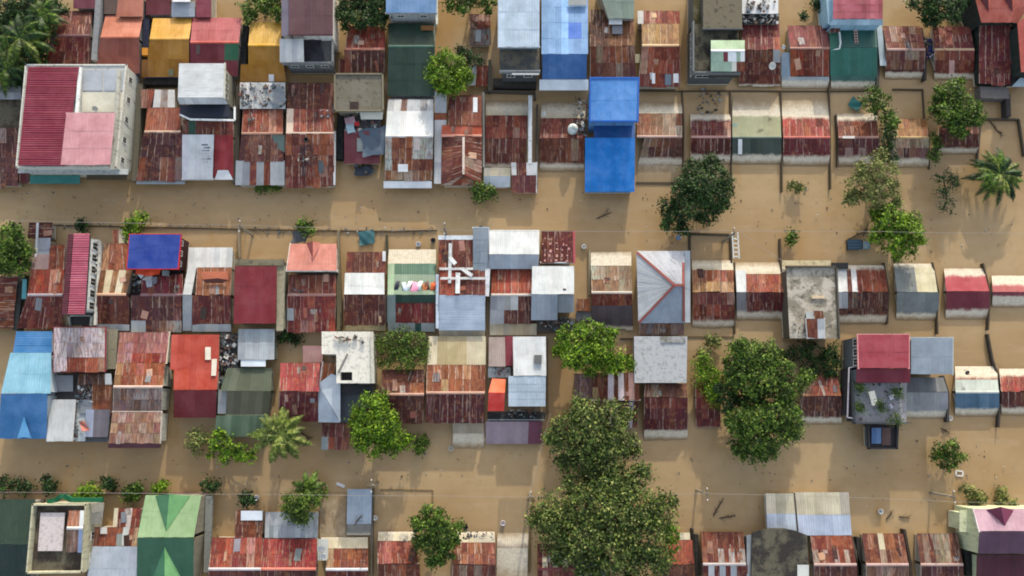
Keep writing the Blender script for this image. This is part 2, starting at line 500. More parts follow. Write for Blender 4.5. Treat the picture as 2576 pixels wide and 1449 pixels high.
NEWROOF = []
def slope(parent, loc, q, zt, zb, pal, n=None, m=None, mud=0., pt=(), cap=None, sheets=True, over=.0,
          wcol=None, wall=True, win=None, rim=None, rimc=None, rimh=.25, deck=(60, 50, 45), across=False, th=.12, amp=.013, part='roof', zw=-1.2, j=8, ins=.25, name=None):
    px = quad_px(q)
    zt = zt if hasattr(zt, "__len__") else (zt, zt)
    zb = zb if hasattr(zb, "__len__") else (zb, zb)
    A, B, C, D = P(*px[0], zt[0]), P(*px[1], zt[1]), P(*px[2], zb[1]), P(*px[3], zb[0])
    pts = [A, B, C, D]
    if wall:
        mb = MB(); mb.loc = loc
        mb.prism(list(reversed(inset(pts, ins, -.10 if sheets else -.03))), zw)
        wo = mb.build('wall', 'plaster', parent, wcol or (150, 145, 135), mud or .5)
    if sheets:
        mb = MB(); mb.loc = loc
        mb.slab(list(reversed(inset(pts, .12, -.03))), .05)
        roof = mb.build(part, 'plain', parent, deck)
        W = ((B - A).length + (C - D).length) / 2
        L = ((D - A).length + (C - B).length) / 2
        if across: W, L = L, W
        n = n or max(1, round(W / .84)); m = m or max(1, round(L / 2.5))
        nrm = (D - A).cross(B - A).normalized()
        if nrm.z < 0: nrm = -nrm
        hb = (random.gauss(0, 9), random.gauss(0, 4), random.gauss(0, 4)) if pal in ('rust', 'maroon', 'dark', 'orange', 'brightrust', 'blotch', 'tan', 'palerust', 'greyrust') else (0, 0, 0)
        def at(s, t):
            if across: s, t = t, s
            return A.lerp(B, s).lerp(D.lerp(C, s), t)
        for i in range(n):
            colbias = random.gauss(0, j * .8)
            last = None
            for k in range(m):
                s0, s1 = i / n - .006 * (i > 0), (i + 1) / n + .006 * (i < n - 1)
                t0, t1 = k / m, (k + 1) / m + (.05 / m if k < m - 1 else random.uniform(-.02, .03) * (1 if pal in PAL and PAL[pal][0][2] == 'rust' else .2))
                t0 = max(0., t0)
                off = nrm * (.04 + .012 * (i % 2) + .014 * (m - k) + random.uniform(0, .012))
                pp = [at(s0, t0) + off, at(s1, t0) + off, at(s1, t1) + off, at(s0, t1) + off]
                if last and random.random() < .6: c, mt = last
                else: c, mt = pick(pal)
                last = (c, mt)
                fx, fy = (i + .5) / n, (k + .5) / m
                if across: fx, fy = fy, fx
                for (x0, y0, x1, y1, cc) in pt:
                    if x0 <= fx <= x1 and y0 <= fy <= y1:
                        if isinstance(cc, str): c, mt = pick(cc)
                        else: c, mt = cc, 'paint'
                c = vary(tuple(max(4, x + colbias * .6 + (hb[q] if mt == 'rust' else 0)) for q, x in enumerate(c)), j * (1 if mt == 'rust' else .3))
                me = sheet_mesh(pp if not across else [pp[0], pp[1], pp[2], pp[3]], (i * .84, 0), loc, amp)
                o = obj("roof_sheet", me, mt, roof, c, mud)
        if PAL[pal][0][2] == 'rust' and mud == 0 and W * L > 6:
            ax = (at(1, .5) - at(0, .5)).normalized(); ay = nrm.cross(ax).normalized()
            for _ in range(random.choice((0, 1, 1, 2, 3))):
                ang = random.gauss(0, .12); ux = ax * math.cos(ang) + ay * math.sin(ang); uy = nrm.cross(ux)
                hw, hl = random.uniform(.12, .42), random.uniform(.25, .8)
                c0 = at(random.uniform(.12, .88), random.uniform(.15, .85)) + nrm * .115
                pc = random.choice(((176, 170, 164), (140, 78, 60), (64, 44, 44), (180, 142, 116), (118, 124, 128), (156, 120, 104)))
                me = sheet_mesh([c0 - ux * hw + uy * hl, c0 + ux * hw + uy * hl, c0 + ux * hw - uy * hl, c0 - ux * hw - uy * hl], (0, 0), loc, .01, 4)
                obj("patch_sheet", me, random.choice(('rust', 'rust', 'paint')), roof, vary(pc, 8), 0)
    else:
        c, mt = pick(pal)
        mb = MB(); mb.loc = loc
        mb.slab(list(reversed(pts)), th)
        roof = mb.build(name or part, mt, parent, c, mud)
        me = roof.data
    if cap:
        mb = MB(); mb.loc = loc
        up = Vector((0, 0, .13)); e = (C - D).normalized(); s = Vector((-e.y, e.x, 0)).normalized() * .17
        for sg in (1, -1):
            k = len(mb.v)
            a, b_ = D + up, C + up
            dn = Vector((0, 0, -.05))
            mb.v += [tuple(a), tuple(b_), tuple(b_ + s * sg + dn), tuple(a + s * sg + dn), tuple(a - Vector((0, 0, .03))), tuple(b_ - Vector((0, 0, .03)))]
            mb.f += [(k, k + 1, k + 2, k + 3), (k + 4, k + 3, k + 2, k + 5)]
        mb.build('ridge_cap', 'paint', roof, cap, 0)
    E = {'T': (A, B), 'R': (B, C), 'B': (C, D), 'L': (D, A)}
    if rim:
        for e in rim:
            a, b_ = E[e]
            mb = MB(); mb.loc = loc
            up = Vector((0, 0, rimh)); d = (b_ - a).normalized() * .1
            mb.beam(a + up - d, b_ + up + d, .18, rimh + .16)
            mb.build('parapet' if not sheets else 'fascia', 'plaster', parent, rimc or (200, 200, 195))
    if win:
        ip = inset(pts, ins, -.1)
        E2 = {'T': (ip[0], ip[1]), 'R': (ip[1], ip[2]), 'B': (ip[2], ip[3]), 'L': (ip[3], ip[0])}
        c0 = sum(ip, Vector()) / 4
        for e, (k, drop, ww, hh) in win.items():
            a, b_ = E2[e]
            d = (b_ - a); d.z = 0; dl = d.length; d.normalize()
            nn = Vector((d.y, -d.x, 0))
            if (a + b_ - 2 * c0).dot(nn) < 0: nn = -nn
            for i in range(k):
                c = a.lerp(b_, (i + .5) / k); c = Vector((c.x, c.y, c.z - drop))
                rz = math.atan2(d.y, d.x)
                mb = MB(); mb.loc = loc
                for dx, dz, sx, sz in ((0, hh / 2, ww + .12, .08), (0, -hh / 2, ww + .12, .08), (-ww / 2, 0, .08, hh - .1), (ww / 2, 0, .08, hh - .1), (0, 0, .04, hh - .1)):
                    mb.box(c + d * dx + Vector((0, 0, dz)) + nn * .02, sx, .10, sz, rz)
                fr = mb.build('window', 'plain', parent, (205, 205, 200))
                mb = MB(); mb.loc = loc
                mb.box(c + nn * .012, ww - .04, .06, hh - .04, rz)
                mb.build('pane', 'plain', fr, (28, 32, 36))
    return roof

HOUSES = []
class House:
    def __init__(s, name, label, cat='house', group=None, at=(0, 0), wall=(150, 145, 135), mud=0.):
        s.loc = P(at[0], at[1], 0.)
        s.e = empty(name, s.loc, label, cat, group)
        s.wall = wall; s.mud = mud
        HOUSES.append(s)
    def r(s, q, zt, zb, pal, **k):
        k.setdefault('wcol', s.wall); k.setdefault('mud', s.mud)
        slope(s.e, s.loc, q, zt, zb, pal, **k); return s
    def slab(s, q, z, c, mat='plaster', **k):
        nm = 'slab_%d_%d_%d_%s' % (*c, mat); PAL.setdefault(nm, [(1, c, mat)])
        z = z if isinstance(z, tuple) else (z, z)
        k.setdefault('part', 'floor_slab')
        return s.r(q, z[0], z[1], nm, sheets=False, **k)
    def part(s, name, q, z, th, c, mat='paint', parent=None):
        """a loose flat piece lying on or fixed to the house"""
        px = quad_px(q)
        zz = z if hasattr(z, "__len__") else (z,) * 4
        if len(zz) == 2: zz = (zz[0], zz[0], zz[1], zz[1])
        mb = MB(); mb.loc = s.loc
        mb.slab(list(reversed([P(*p, zz[i]) for i, p in enumerate(px)])), th)
        mb.build(name, mat, s.e, c, 0); return s
    def tri(s, name, pts, c, mat='paint', th=.06, mud=0):
        """sloped polygon through (u, v, z) points"""
        mb = MB(); mb.loc = s.loc
        p = [P(*q) for q in pts]
        nrm = sum(((p[i] - p[0]).cross(p[i + 1] - p[0]) for i in range(1, len(p) - 1)), Vector())
        if nrm.z < 0: p.reverse()
        mb.slab(p, th)
        mb.build(name, mat, s.e, c, mud); return s
    def beam(s, name, pts, wd, ht, c, mat='plaster'):
        mb = MB(); mb.loc = s.loc
        for a, b in zip(pts, pts[1:]): mb.beam(P(*a), P(*b), wd, ht)
        mb.build(name, mat, s.e, c, 0); return s
    def dormer(s, base_l, base_r, apex, z0, zr, c_l, c_r, name='dormer'):
        """gablet: base_l/base_r (u,v) at eave height z0, ridge from between them (height zr) back to apex (u,v,z)"""
        mid = ((base_l[0] + base_r[0]) / 2, (base_l[1] + base_r[1]) / 2)
        s.tri(name, [(*base_l, z0), (*mid, zr), apex], c_l)
        s.tri(name, [(*mid, zr), (*base_r, z0), apex], c_r)
        return s

exec_order = []
# ------------------------------------------------------------------ setting
def big_sheet(name, z, size, mat, segs=1):
    vs = [(-size, -size, z), (size, -size, z), (size, size, z), (-size, size, z)]
    me = mesh_py(name, vs, [(0, 1, 2, 3)])
    return tag(obj(name, me, mat), kind='structure')
big_sheet('ground', -2.6, 900, 'ground')
big_sheet('water', 0.0, 900, 'water')

G1 = 'houses of the northernmost row'
G2 = 'houses of the second row above the flooded road'
G3 = 'houses of the third row below the flooded road'
G4 = 'houses of the fourth row'
G5 = 'houses of the southernmost row'
def H(label, at, g, wall=(150, 145, 135), mud=0., name='house', cat='house'):  # many front slopes get darker colours, their self-shade put into the paint
    return House(name, label, cat, g, at, wall, mud)

# ---------------- row A: northernmost
H('maroon rusty tin house beside the dark palms in the top corner', (170, 100), G1)\
 .r((185, -30, 245, 22), 2.2, 2.0, solid((120, 48, 66)))\
 .r((145, 233, 28, 128, 227, 90), 1.5, 2.6, 'maroon', cap=(110, 80, 80))\
 .r((128, 227, 90, 110, 228, 165), 2.6, 1.3, 'maroon', pt=[(0, .1, .2, .6, (120, 80, 95)), (.2, 0, .45, .5, 'rust')])
H('salmon orange tin roof with a raised back wing and front slope darkened for shade', (300, 100), G1, wall=(125, 125, 128))\
 .r((300, 362, -12, 292, 360, 42), 2.9, 2.5, solid((200, 112, 84)))\
 .r((266, 361, 40, 253, 350, 95), 1.9, 3.0, solid((196, 108, 80)), cap=(150, 80, 60))\
 .r((253, 350, 95, 240, 353, 185), 3.0, 1.6, solid((148, 74, 58)), j=10)\
 .part('side_awning', (238, 250, 114, 235, 249, 142), (1.9, 1.7), .05, (205, 130, 90))\
 .r((262, -30, 296, 36), 2.2, 2.1, solid((96, 74, 66)))  # front slope is the salmon darkened, its shade put into the colour
H('small maroon tin house with a pale grey middle roof at the top edge', (450, 10), G1)\
 .r((367, -40, 432, 0), 1.9, 2.4, 'maroon')\
 .r((367, 0, 430, 38), 2.4, 2.0, solid((128, 52, 60)), pt=[(0, 0, 1, .3, 'palerust')])\
 .r((432, 5, 491, 43), 2.7, 2.5, solid((160, 170, 182)), across=True)\
 .slab((434, -30, 478, 4), 3.2, (220, 224, 226), 'paint')\
 .r((493, -30, 532, 44), 2.6, 2.5, solid((132, 44, 66)))
H('house with a golden yellow rust streaked roof and small side box', (420, 110), G1, wall=(70, 76, 110))\
 .r((385, 484, 47, 377, 476, 98), 2.0, 3.0, solid((206, 146, 34)), j=14, pt=[], cap=(205, 150, 60))\
 .r((377, 476, 98, 372, 476, 150), 3.0, 2.3, solid((176, 116, 14)), j=14)\
 .r((357, 476, 150, 356, 476, 194), 2.3, 1.6, solid((166, 104, 12)), j=14)\
 .part('side_box', (357, 120, 372, 138), 2.5, .6, (190, 125, 30))\
 .part('roof_patch', (424, 174, 436, 191), (2.15, 1.9), .04, (120, 120, 90))
H('faded crimson roof with a green painted corner between two yellow ones', (540, 110), G1)\
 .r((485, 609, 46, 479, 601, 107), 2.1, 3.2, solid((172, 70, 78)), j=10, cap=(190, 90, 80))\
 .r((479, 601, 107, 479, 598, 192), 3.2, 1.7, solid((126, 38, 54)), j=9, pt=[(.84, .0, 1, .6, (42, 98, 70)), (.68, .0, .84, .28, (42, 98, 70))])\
 .part('roof_patch', (494, 113, 503, 136), (3.18, 2.8), .03, (90, 80, 76))
H('bright mustard yellow roof tucked beside the tall maroon building', (660, 120), G1, wall=(60, 64, 80))\
 .r((630, 708, 57, 625, 708, 114), 2.0, 3.0, solid((208, 158, 48)), j=8, cap=(225, 170, 60))\
 .r((625, 710, 114, 625, 714, 162), 3.0, 2.3, solid((176, 120, 18)), j=8)\
 .r((606, 714, 162, 604, 720, 206), 2.3, 1.6, solid((170, 112, 14)), j=8)\
 .part('roof_patch', (676, 187, 689, 205), (2.1, 1.8), .05, (210, 212, 214))
H('tall building with dark maroon flat roof, white side wall and grey terrace', (780, 90), G1, wall=(205, 203, 198), name='tall_house')\
 .r((727, -60, 835, 87), 5.9, 5.8, solid((88, 52, 60)), over=.1, rim='BR', rimc=(92, 60, 66), rimh=.05)\
 .slab((708, -60, 727, 90), 5.75, (96, 92, 108), 'paint')\
 .slab((712, 90, 838, 161), 3.6, (92, 92, 92), wcol=(105, 108, 110), win={'B': (3, .9, .9, .6)}, rim='BR', rimc=(125, 128, 130), rimh=.5)\
 .r((704, 764, 98, 704, 765, 157), 5.0, 4.7, 'white', wall=False)
H('bright rust red tin roof below the dark garden trees', (920, 120), G1)\
 .r((877, 970, 66, 868, 968, 124), 1.4, 2.6, 'brightrust', cap=(170, 110, 90), mud=0)\
 .r((866, 968, 124, 868, 967, 184), 2.6, 1.4, 'dark', pt=[(0, .4, .16, 1, 'orange')])\
 .r((853, 868, 150, 853, 868, 184), 1.9, 1.5, 'maroon')
H('dark green long tin roof below a small light blue roof', (1035, 150), G1, wall=(168, 172, 172))\
 .r((971, -60, 1098, 33), 4.6, 4.4, solid((92, 138, 190)), rim='B', rimc=(150, 150, 150), rimh=.02, win={'B': (2, 1.0, .9, .5)})\
 .r((977, 1095, 60, 977, 1095, 117), 2.2, 3.2, solid((32, 62, 48)), cap=(60, 96, 80))\
 .r((977, 1094, 117, 975, 1095, 241), 3.2, 1.9, solid((38, 66, 54)), j=6)\
 .part('roof_patch', (1059, 64, 1092, 76), 3.0, .05, (120, 80, 30))\
 .beam('gutter', [(1099, -50, 4.3), (1099, 60, 4.3)], .25, .3, (200, 198, 185))
H('tiny shack with striped rust and grey tin beside the muddy alley', (1208, 70), G1, name='shack', cat='shack')\
 .r((1181, 1234, 36, 1181, 1234, 72), 1.0, 1.5, 'rust', m=2, pt=[(0, 0, 1, .5, 'greyrust')])\
 .r((1181, 1234, 72, 1181, 1236, 114), 1.5, 1.1, 'maroon', pt=[(0, .5, 1, 1, 'greyrust')])
H('narrow rusty lean-to under the round green alley tree', (1210, 190), G1, name='shack', cat='shack')\
 .r((1178, 1200, 165, 1176, 1196, 215), 1.3, 1.0, 'grey').r((1200, 1228, 165, 1198, 1228, 216), 1.3, .9, 'rust')
H('tall grey building with a pale blue white roof and dark terrace', (1300, 100), G1, wall=(112, 120, 130), name='tall_house')\
 .r((1254, -60, 1357, 118), 6.0, 5.9, solid((172, 196, 218)), rim='LB', rimc=(172, 180, 188), rimh=.05)\
 .slab((1258, 118, 1357, 182), 4.6, (66, 70, 72), 'mossy', rim='B', rimc=(128, 134, 138), rimh=.5, win={'B': (2, 1.3, 1., .8)}, wcol=(70, 74, 78))\
 .part('stair_rail', (1288, 184, 1356, 188), 5.1, .1, (170, 175, 178))
H('large light blue striped roof with a front slope coloured deeper blue for shade', (1420, 100), G1, wall=(190, 198, 205), name='tall_house')\
 .r((1362, 1479, -60, 1362, 1479, 136), 2.8, 4.2, solid((104, 156, 214), 8), m=5, j=9, pt=[(.62, .6, .83, .79, (56, 108, 196)), (.5, 0, .6, 1, (118, 166, 216))])\
 .r((1364, 1476, 136, 1364, 1475, 199), 4.2, 2.6, solid((52, 108, 178), 6))\
 .part('roof_patch', (1430, -8, 1476, 13), 3.9, .06, (140, 146, 148))\
 .part('awning', (1357, 200, 1480, 227), (2.6, 2.3), .06, (198, 208, 216))  # front slope's deeper blue is shade put into the colour
H('patched rusty house with a grey green sheet roof behind it', (1540, 100), G1)\
 .r((1484, 1594, 25, 1484, 1595, 116), 1.8, 2.7, 'maroon', m=3, pt=[(.4, .3, 1, 1, 'orange'), (.12, .5, .3, .8, 'blotch'), (.3, .5, .45, .8, 'blotch')])\
 .r((1484, 1595, 116, 1484, 1600, 196), 2.7, 1.5, 'rust', pt=[(.5, .5, .95, 1, 'blotch')])\
 .r((1502, 1595, -40, 1530, 1595, 47), 3.6, 3.3, solid((120, 142, 128)))\
 .part('roof_patch', (1532, 47, 1565, 61), 3.0, .08, (205, 208, 210))\
 .part('roof_patch', (1540, 64, 1566, 85), 2.75, .08, (110, 114, 122))
H('rusty house with a tan upper roof and four pale panels at the eave', (1655, 110), G1)\
 .r((1604, 1709, 28, 1604, 1710, 60), 1.6, 2.0, 'rust', pt=[(0, 0, .2, 1, 'grey')])\
 .r((1614, 1707, 60, 1615, 1708, 115), 2.0, 2.7, 'tan', cap=(190, 160, 120))\
 .r((1615, 1710, 115, 1604, 1711, 219), 2.7, 1.3, 'rust', m=3, pt=[(.0, .66, .3, 1, 'maroon')])\
 .part('skylight', (1640, 184, 1648, 210), (1.95, 1.6), .04, (225, 228, 230))\
 .part('skylight', (1694, 185, 1707, 208), (1.95, 1.65), .04, (228, 230, 232))\
 .part('skylight', (1673, 187, 1689, 214), (1.9, 1.55), .04, (104, 118, 132))\
 .part('porch_sheet', (1598, 136, 1610, 158), (2.0, 1.8), .05, (180, 170, 135))
H('dark mossy concrete building with a green and white patchwork shed on it', (1800, 100), G1, wall=(84, 88, 90), name='tall_house')\
 .slab((1742, 60, 1858, 186), 4.2, (46, 46, 42), 'mossy', rim='LB', rimc=(110, 116, 118), rimh=.6, win={'B': (2, 1.1, 1.7, .7), 'L': (5, 1.3, .9, .9)})\
 .slab((1744, -60, 1770, 62), 3.6, (70, 66, 40), 'mossy')\
 .slab((1769, -60, 1867, 72), 5.3, (104, 98, 84), 'mossy', rim='B', rimc=(90, 92, 92), rimh=.04)\
 .r((1788, 102, 1873, 128), 5.6, 5.8, solid((168, 200, 160)), n=5, m=1, wcol=(60, 60, 60), zw=3.0, cap=(225, 228, 225))\
 .r((1788, 128, 1873, 180), 5.8, 5.2, solid((150, 182, 160)), n=8, m=2, wcol=(60, 60, 60), zw=3.0, pt=[(.37, 0, .5, .5, (110, 40, 50)), (.5, 0, .7, .5, (210, 216, 222)), (.75, .5, .95, 1, 'rust'), (.6, .5, .75, 1, (200, 200, 190)), (.87, 0, 1, .5, (215, 220, 220))])
H('dark maroon tin house with white clutter on its upper terrace', (1910, 120), G1, mud=.45)\
 .r((1868, 1960, 60, 1866, 1962, 125), 1.9, 2.5, 'maroon', pt=[(.8, .6, 1, 1, 'orange')])\
 .r((1862, 1962, 125, 1858, 1963, 216), 2.5, .3, 'maroon', m=3, pt=[(.85, 0, 1, .4, 'grey')])\
 .slab((1866, -40, 1958, 34), 3.0, (205, 208, 210), 'paint', mud=0)\
 .slab((1867, 34, 1960, 60), 2.4, (50, 50, 54), 'plaster', mud=0)
H('maroon roofed house with light blue grey sheets along its edges', (2030, 120), G1, mud=.55, wall=(150, 160, 165))\
 .r((1980, 2080, 65, 1987, 2087, 122), 1.2, 2.0, 'rust', mud=0, pt=[(0, 0, 1, 1, solid((138, 66, 66), 9, 'rust'))], cap=(150, 110, 100))\
 .r((1987, 2086, 122, 1988, 2085, 191), 2.0, .75, 'rust', mud=0)\
 .r((1965, 1988, 132, 1965, 1988, 193), 1.6, .7, solid((150, 172, 190)))\
 .r((1966, 2085, 193, 1966, 2086, 223), .7, .02, solid((160, 172, 178)))
H('house with light blue painted surfaces and a white flecked crimson roof', (2150, 10), G1, wall=(140, 178, 200), name='tall_house')\
 .r((2095, -60, 2220, 48), 4.1, 4.0, solid((168, 70, 88), 10), j=16, n=12, m=6, pt=[])\
 .r((2096, 2220, 48, 2086, 2221, 63), 3.9, 3.4, solid((150, 184, 206)))\
 .slab((2074, 2096, -60, 2084, 2096, 60), 3.3, (150, 186, 206), 'paint')
H('teal green roofed house with two small maroon sheets at a corner', (2150, 120), G1, mud=.55, wall=(140, 150, 140))\
 .r((2112, 2203, 62, 2115, 2207, 120), 1.7, 2.3, solid((28, 92, 84), 5), mud=0)\
 .r((2088, 2207, 120, 2089, 2206, 192), 2.3, .8, solid((36, 112, 96), 5), mud=0, amp=.03)\
 .r((2090, 2206, 192, 2090, 2206, 225), .8, .02, solid((60, 110, 100)))\
 .r((2086, 2112, 80, 2088, 2110, 122), 1.8, 2.1, solid((50, 116, 96)), mud=0)\
 .r((2095, 2120, 56, 2085, 2110, 82), 2.5, 2.4, 'maroon', n=2, m=1, mud=0)\
 .beam('gutter', [(2112, 80, 2.5), (2115, 108, 2.5), (2112, 122, 2.4), (2090, 125, 2.2)], .2, .15, (200, 205, 205))\
 .part('side_sheet', (2205, 2218, 63, 2214, 2230, 165), (1.6, 1.3), .05, (165, 180, 186))
H('mottled rust house north of the empty flooded yard', (2280, 120), G1, mud=.55)\
 .r((2220, 2315, 67, 2230, 2327, 125), 1.2, 2.0, 'blotch', m=3, mud=0, cap=(170, 140, 130))\
 .r((2228, 2327, 125, 2226, 2324, 198), 2.0, .05, 'blotch', m=3, pt=[(0, .8, 1, 1, 'maroon')])
H('mottled rust house with one pale sheet running down its front slope', (2400, 120), G1, mud=.5)\
 .r((2344, 2440, 68, 2350, 2450, 125), 1.2, 2.0, 'blotch', m=3, mud=0, cap=(180, 150, 120))\
 .r((2350, 2450, 125, 2350, 2449, 200), 2.0, .05, 'maroon', m=3, n=8, pt=[(0, 0, 1, .34, 'blotch'), (.38, .3, .5, 1, (190, 150, 140))])
h = H('big orange red hipped roof at the corner above a long dark red one', (2510, 60), G1, wall=(40, 48, 46), name='tall_house')
h.r((2438, 2640, -60, 2468, 2560, 57), 5.3, 3.9, solid((200, 92, 72), 6), j=7)
h.r((2558, 58, 2640, 0, 2640, 182, 2568, 182), 4.6, 3.7, solid((196, 80, 66), 6), j=7)
for du in (0, 60):
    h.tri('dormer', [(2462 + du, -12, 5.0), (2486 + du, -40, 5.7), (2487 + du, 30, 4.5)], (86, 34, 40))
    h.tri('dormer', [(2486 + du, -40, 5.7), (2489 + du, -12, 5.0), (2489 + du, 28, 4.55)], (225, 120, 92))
h.r((2462, 2541, 62, 2462, 2542, 213), 2.6, 1.6, solid((120, 34, 44), 6, 'rust'), m=5)
h.slab((2546, 58, 2562, 215), 1.6, (40, 44, 46))
h.part('roof_patch', (2545, 112, 2560, 160), 2.2, .05, (130, 50, 60))
h.part('awning', (2545, 2578, 218, 2566, 2600, 196), (1.8, 1.9), .05, (150, 170, 180))

# ---------------- row B: second row
H('dark brown shack block with a curved grey awning at the west edge', (20, 300), G2, name='shack', cat='shack')\
 .slab((-40, 218, 58, 322), 1.2, (62, 54, 46), 'mossy')\
 .r((-20, 215, 54, 232), 2.1, 2.3, 'grey', wall=False).r((-20, 232, 54, 250), 2.3, 1.9, 'grey', wall=False)\
 .r((-30, 322, 46, 470), 1.8, 1.2, 'dark', m=4, pt=[(.3, 0, .6, .3, 'greyrust')])\
 .r((14, 72, 352, 14, 72, 462), 1.5, 1.0, 'maroon', m=3, pt=[(0, .5, .2, 1, 'palerust')])
h = H('largest tall building with a ribbed crimson roof, pink canopy and grey deck', (190, 300), G2, wall=(198, 200, 192), name='tall_house')
h.slab((66, 318, 164, 42, 292, 421), 4.35, (188, 190, 186), 'plaster', ins=.05, win={'R': (5, 1.3, .7, .9), 'B': (4, 1.5, 1.2, .9)}, rim='TRBL', rimc=(206, 206, 198), rimh=.12)
h.r((72, 200, 169, 47, 164, 417), 5.1, 4.8, solid((150, 36, 62), 3), across=True, n=None, m=5, amp=.05, wall=False, j=4)
h.r((168, 290, 285, 153, 278, 415), 6.0, 5.8, solid((220, 150, 156), 3), wall=False, j=3, rim='T', rimh=.02, rimc=(200, 170, 170), zw=4.3)
h.beam('gutter', [(201, 168, 5.1), (192, 285, 5.1)], .35, .3, (225, 228, 228))
h.part('awning', (76, 201, 441, 76, 201, 462), (1.3, 1.0), .06, (40, 120, 115))
h.beam('ledge', [(45, 428, 3.2), (200, 428, 3.2), (322, 432, 3.2)], .7, .15, (175, 180, 180))
h.part('porch', (218, 434, 340, 452), 1.2, .1, (84, 76, 60), 'plaster')
for k, (u0, v0) in enumerate(((208, 240), (262, 240))):
    h.part('deck_panel', (u0, 176, u0 + 50, 228), 4.42, .03, (160, 168, 178))
h.part('deck_panel', (206, 232, 309, 282), 4.42, .03, (196, 194, 178))
h.beam('pillar', [(298, 175, 4.9), (292, 300, 4.9), (280, 425, 4.9)], .4, .4, (175, 175, 165))
H('rusty house of orange and dark striped tin between two tall buildings', (400, 330), G2)\
 .r((355, 390, 225, 355, 380, 272), 1.6, 1.7, 'rust').r((390, 440, 226, 385, 440, 271), 1.8, 1.9, 'white', pt=[(.3, 0, .6, 1, 'greyrust')])\
 .r((372, 456, 271, 364, 455, 332), 1.9, 2.7, 'orange', cap=(190, 160, 140), pt=[(.3, .5, .7, .99, 'orange')])\
 .r((362, 460, 332, 343, 460, 455), 2.7, 1.5, 'dark', m=4, pt=[(.0, .4, .2, 1, 'rust'), (.5, .6, .8, 1, 'blotch'), (.85, .6, 1, 1, 'greyrust')])\
 .part('awning', (343, 455, 465, 463), 1.3, .08, (150, 160, 165))
h = H('tall white flat roofed block with grey side wall above a red and white roof', (510, 250), G2, wall=(140, 138, 122), name='tall_house')
h.r((451, 566, 160, 448, 564, 246), 5.2, 5.0, 'snow', across=True, m=1, j=2, amp=.006, win={'R': (3, 1.4, .6, .9)}, rim='R', rimc=(190, 190, 180), rimh=.1)
h.r((446, 565, 246, 452, 574, 262), 5.0, 4.6, 'white', wall=False)
h.slab((452, 264, 578, 294), 3.4, (36, 44, 60), 'plain', wcol=(60, 66, 76))
h.beam('rail', [(452, 288, 3.9), (478, 300, 3.9), (590, 302, 3.9), (590, 268, 3.9)], .22, .15, (220, 224, 226))
h.r((460, 588, 303, 460, 588, 340), 2.7, 2.5, 'maroon', pt=[(.15, 0, .3, 1, (30, 70, 55))])
h.r((460, 587, 340, 459, 587, 446), 2.5, 1.7, solid((148, 26, 36), 5), m=3)
h.r((459, 539, 339, 458, 535, 451), 2.75, 1.9, solid((208, 214, 218), 2), wall=False, rim='B', rimh=.02)
h.part('roof_patch', (548, 574, 428, 540, 586, 452), (2.0, 1.8), .05, (200, 205, 210))
for k in range(9):  # column of short grey bars down the white panel
    h.part('grey_mark', (510 + random.randint(-3, 5), 362 + k * 7, 522 + random.randint(-4, 8), 366 + k * 7), (2.66 - .06 * k,) * 2, .02, (90, 96, 104))
H('rust and grey house with household things heaped on its white back roof', (660, 320), G2)\
 .r((604, 718, 208, 604, 718, 274), 2.2, 2.3, 'white', j=4)\
 .r((612, 712, 274, 608, 712, 336), 2.0, 2.5, 'orange', cap=(160, 120, 100))\
 .r((608, 712, 336, 600, 714, 406), 2.5, 2.1, 'dark', pt=[(.15, 0, .35, 1, 'maroon')])\
 .r((594, 716, 404, 592, 716, 466), 2.1, 1.6, 'grey', pt=[(.25, 0, .45, 1, 'rust'), (.6, 0, .75, 1, 'rust')])\
 .part('roof_patch', (684, 340, 716, 340, 716, 384, 692, 370), (2.6, 2.35), .04, (76, 92, 90))
H('broad dark rusty roof with charred patches next to the open channel', (780, 340), G2)\
 .r((724, 840, 209, 722, 838, 274), 2.0, 2.3, 'maroon', pt=[(.5, .4, 1, .9, 'rust')])\
 .r((722, 838, 274, 720, 840, 336), 2.3, 2.8, 'rust', cap=(190, 170, 155), pt=[(.05, 0, .2, .5, (200, 180, 165))])\
 .r((718, 840, 336, 718, 842, 470), 2.8, 1.4, 'rust', m=5, pt=[(.25, .3, .55, .65, 'dark')])\
 .part('roof_patch', (750, 400, 786, 412), (2.15, 2.05), .05, (165, 85, 55))\
 .part('skylight', (801, 404, 814, 434), (2.2, 1.9), .06, (70, 84, 90))\
 .beam('gutter', [(842, 330, 2.4), (841, 465, 1.7)], .25, .15, (190, 194, 196))
h = H('square bare concrete slab roof with a hatch hole', (900, 230), G2, wall=(142, 136, 120))
h.slab((843, 963, 187, 843, 964, 279), 3.2, (112, 108, 98), 'mossy', rim='TRBL', rimc=(122, 116, 98), rimh=.2, win={'B': (1, 1.2, .9, .7)})
h.part('hatch', (880, 256, 902, 278), 3.28, .05, (40, 24, 22), 'plain')
h.part('awning', (905, 963, 281, 908, 962, 300), (2.6, 2.3), .06, (196, 194, 182))
H('maroon lean-to partly under a slate blue tarp and clutter', (910, 350), G2, wall=(60, 56, 60))\
 .slab((868, 292, 958, 332), 1.5, (80, 80, 84), 'plaster')\
 .r((866, 960, 330, 866, 956, 412), 1.9, 1.2, solid((124, 52, 62), 6), j=7)\
 .part('skylight', (898, 347, 913, 381), (1.95, 1.7), .04, (130, 138, 136))
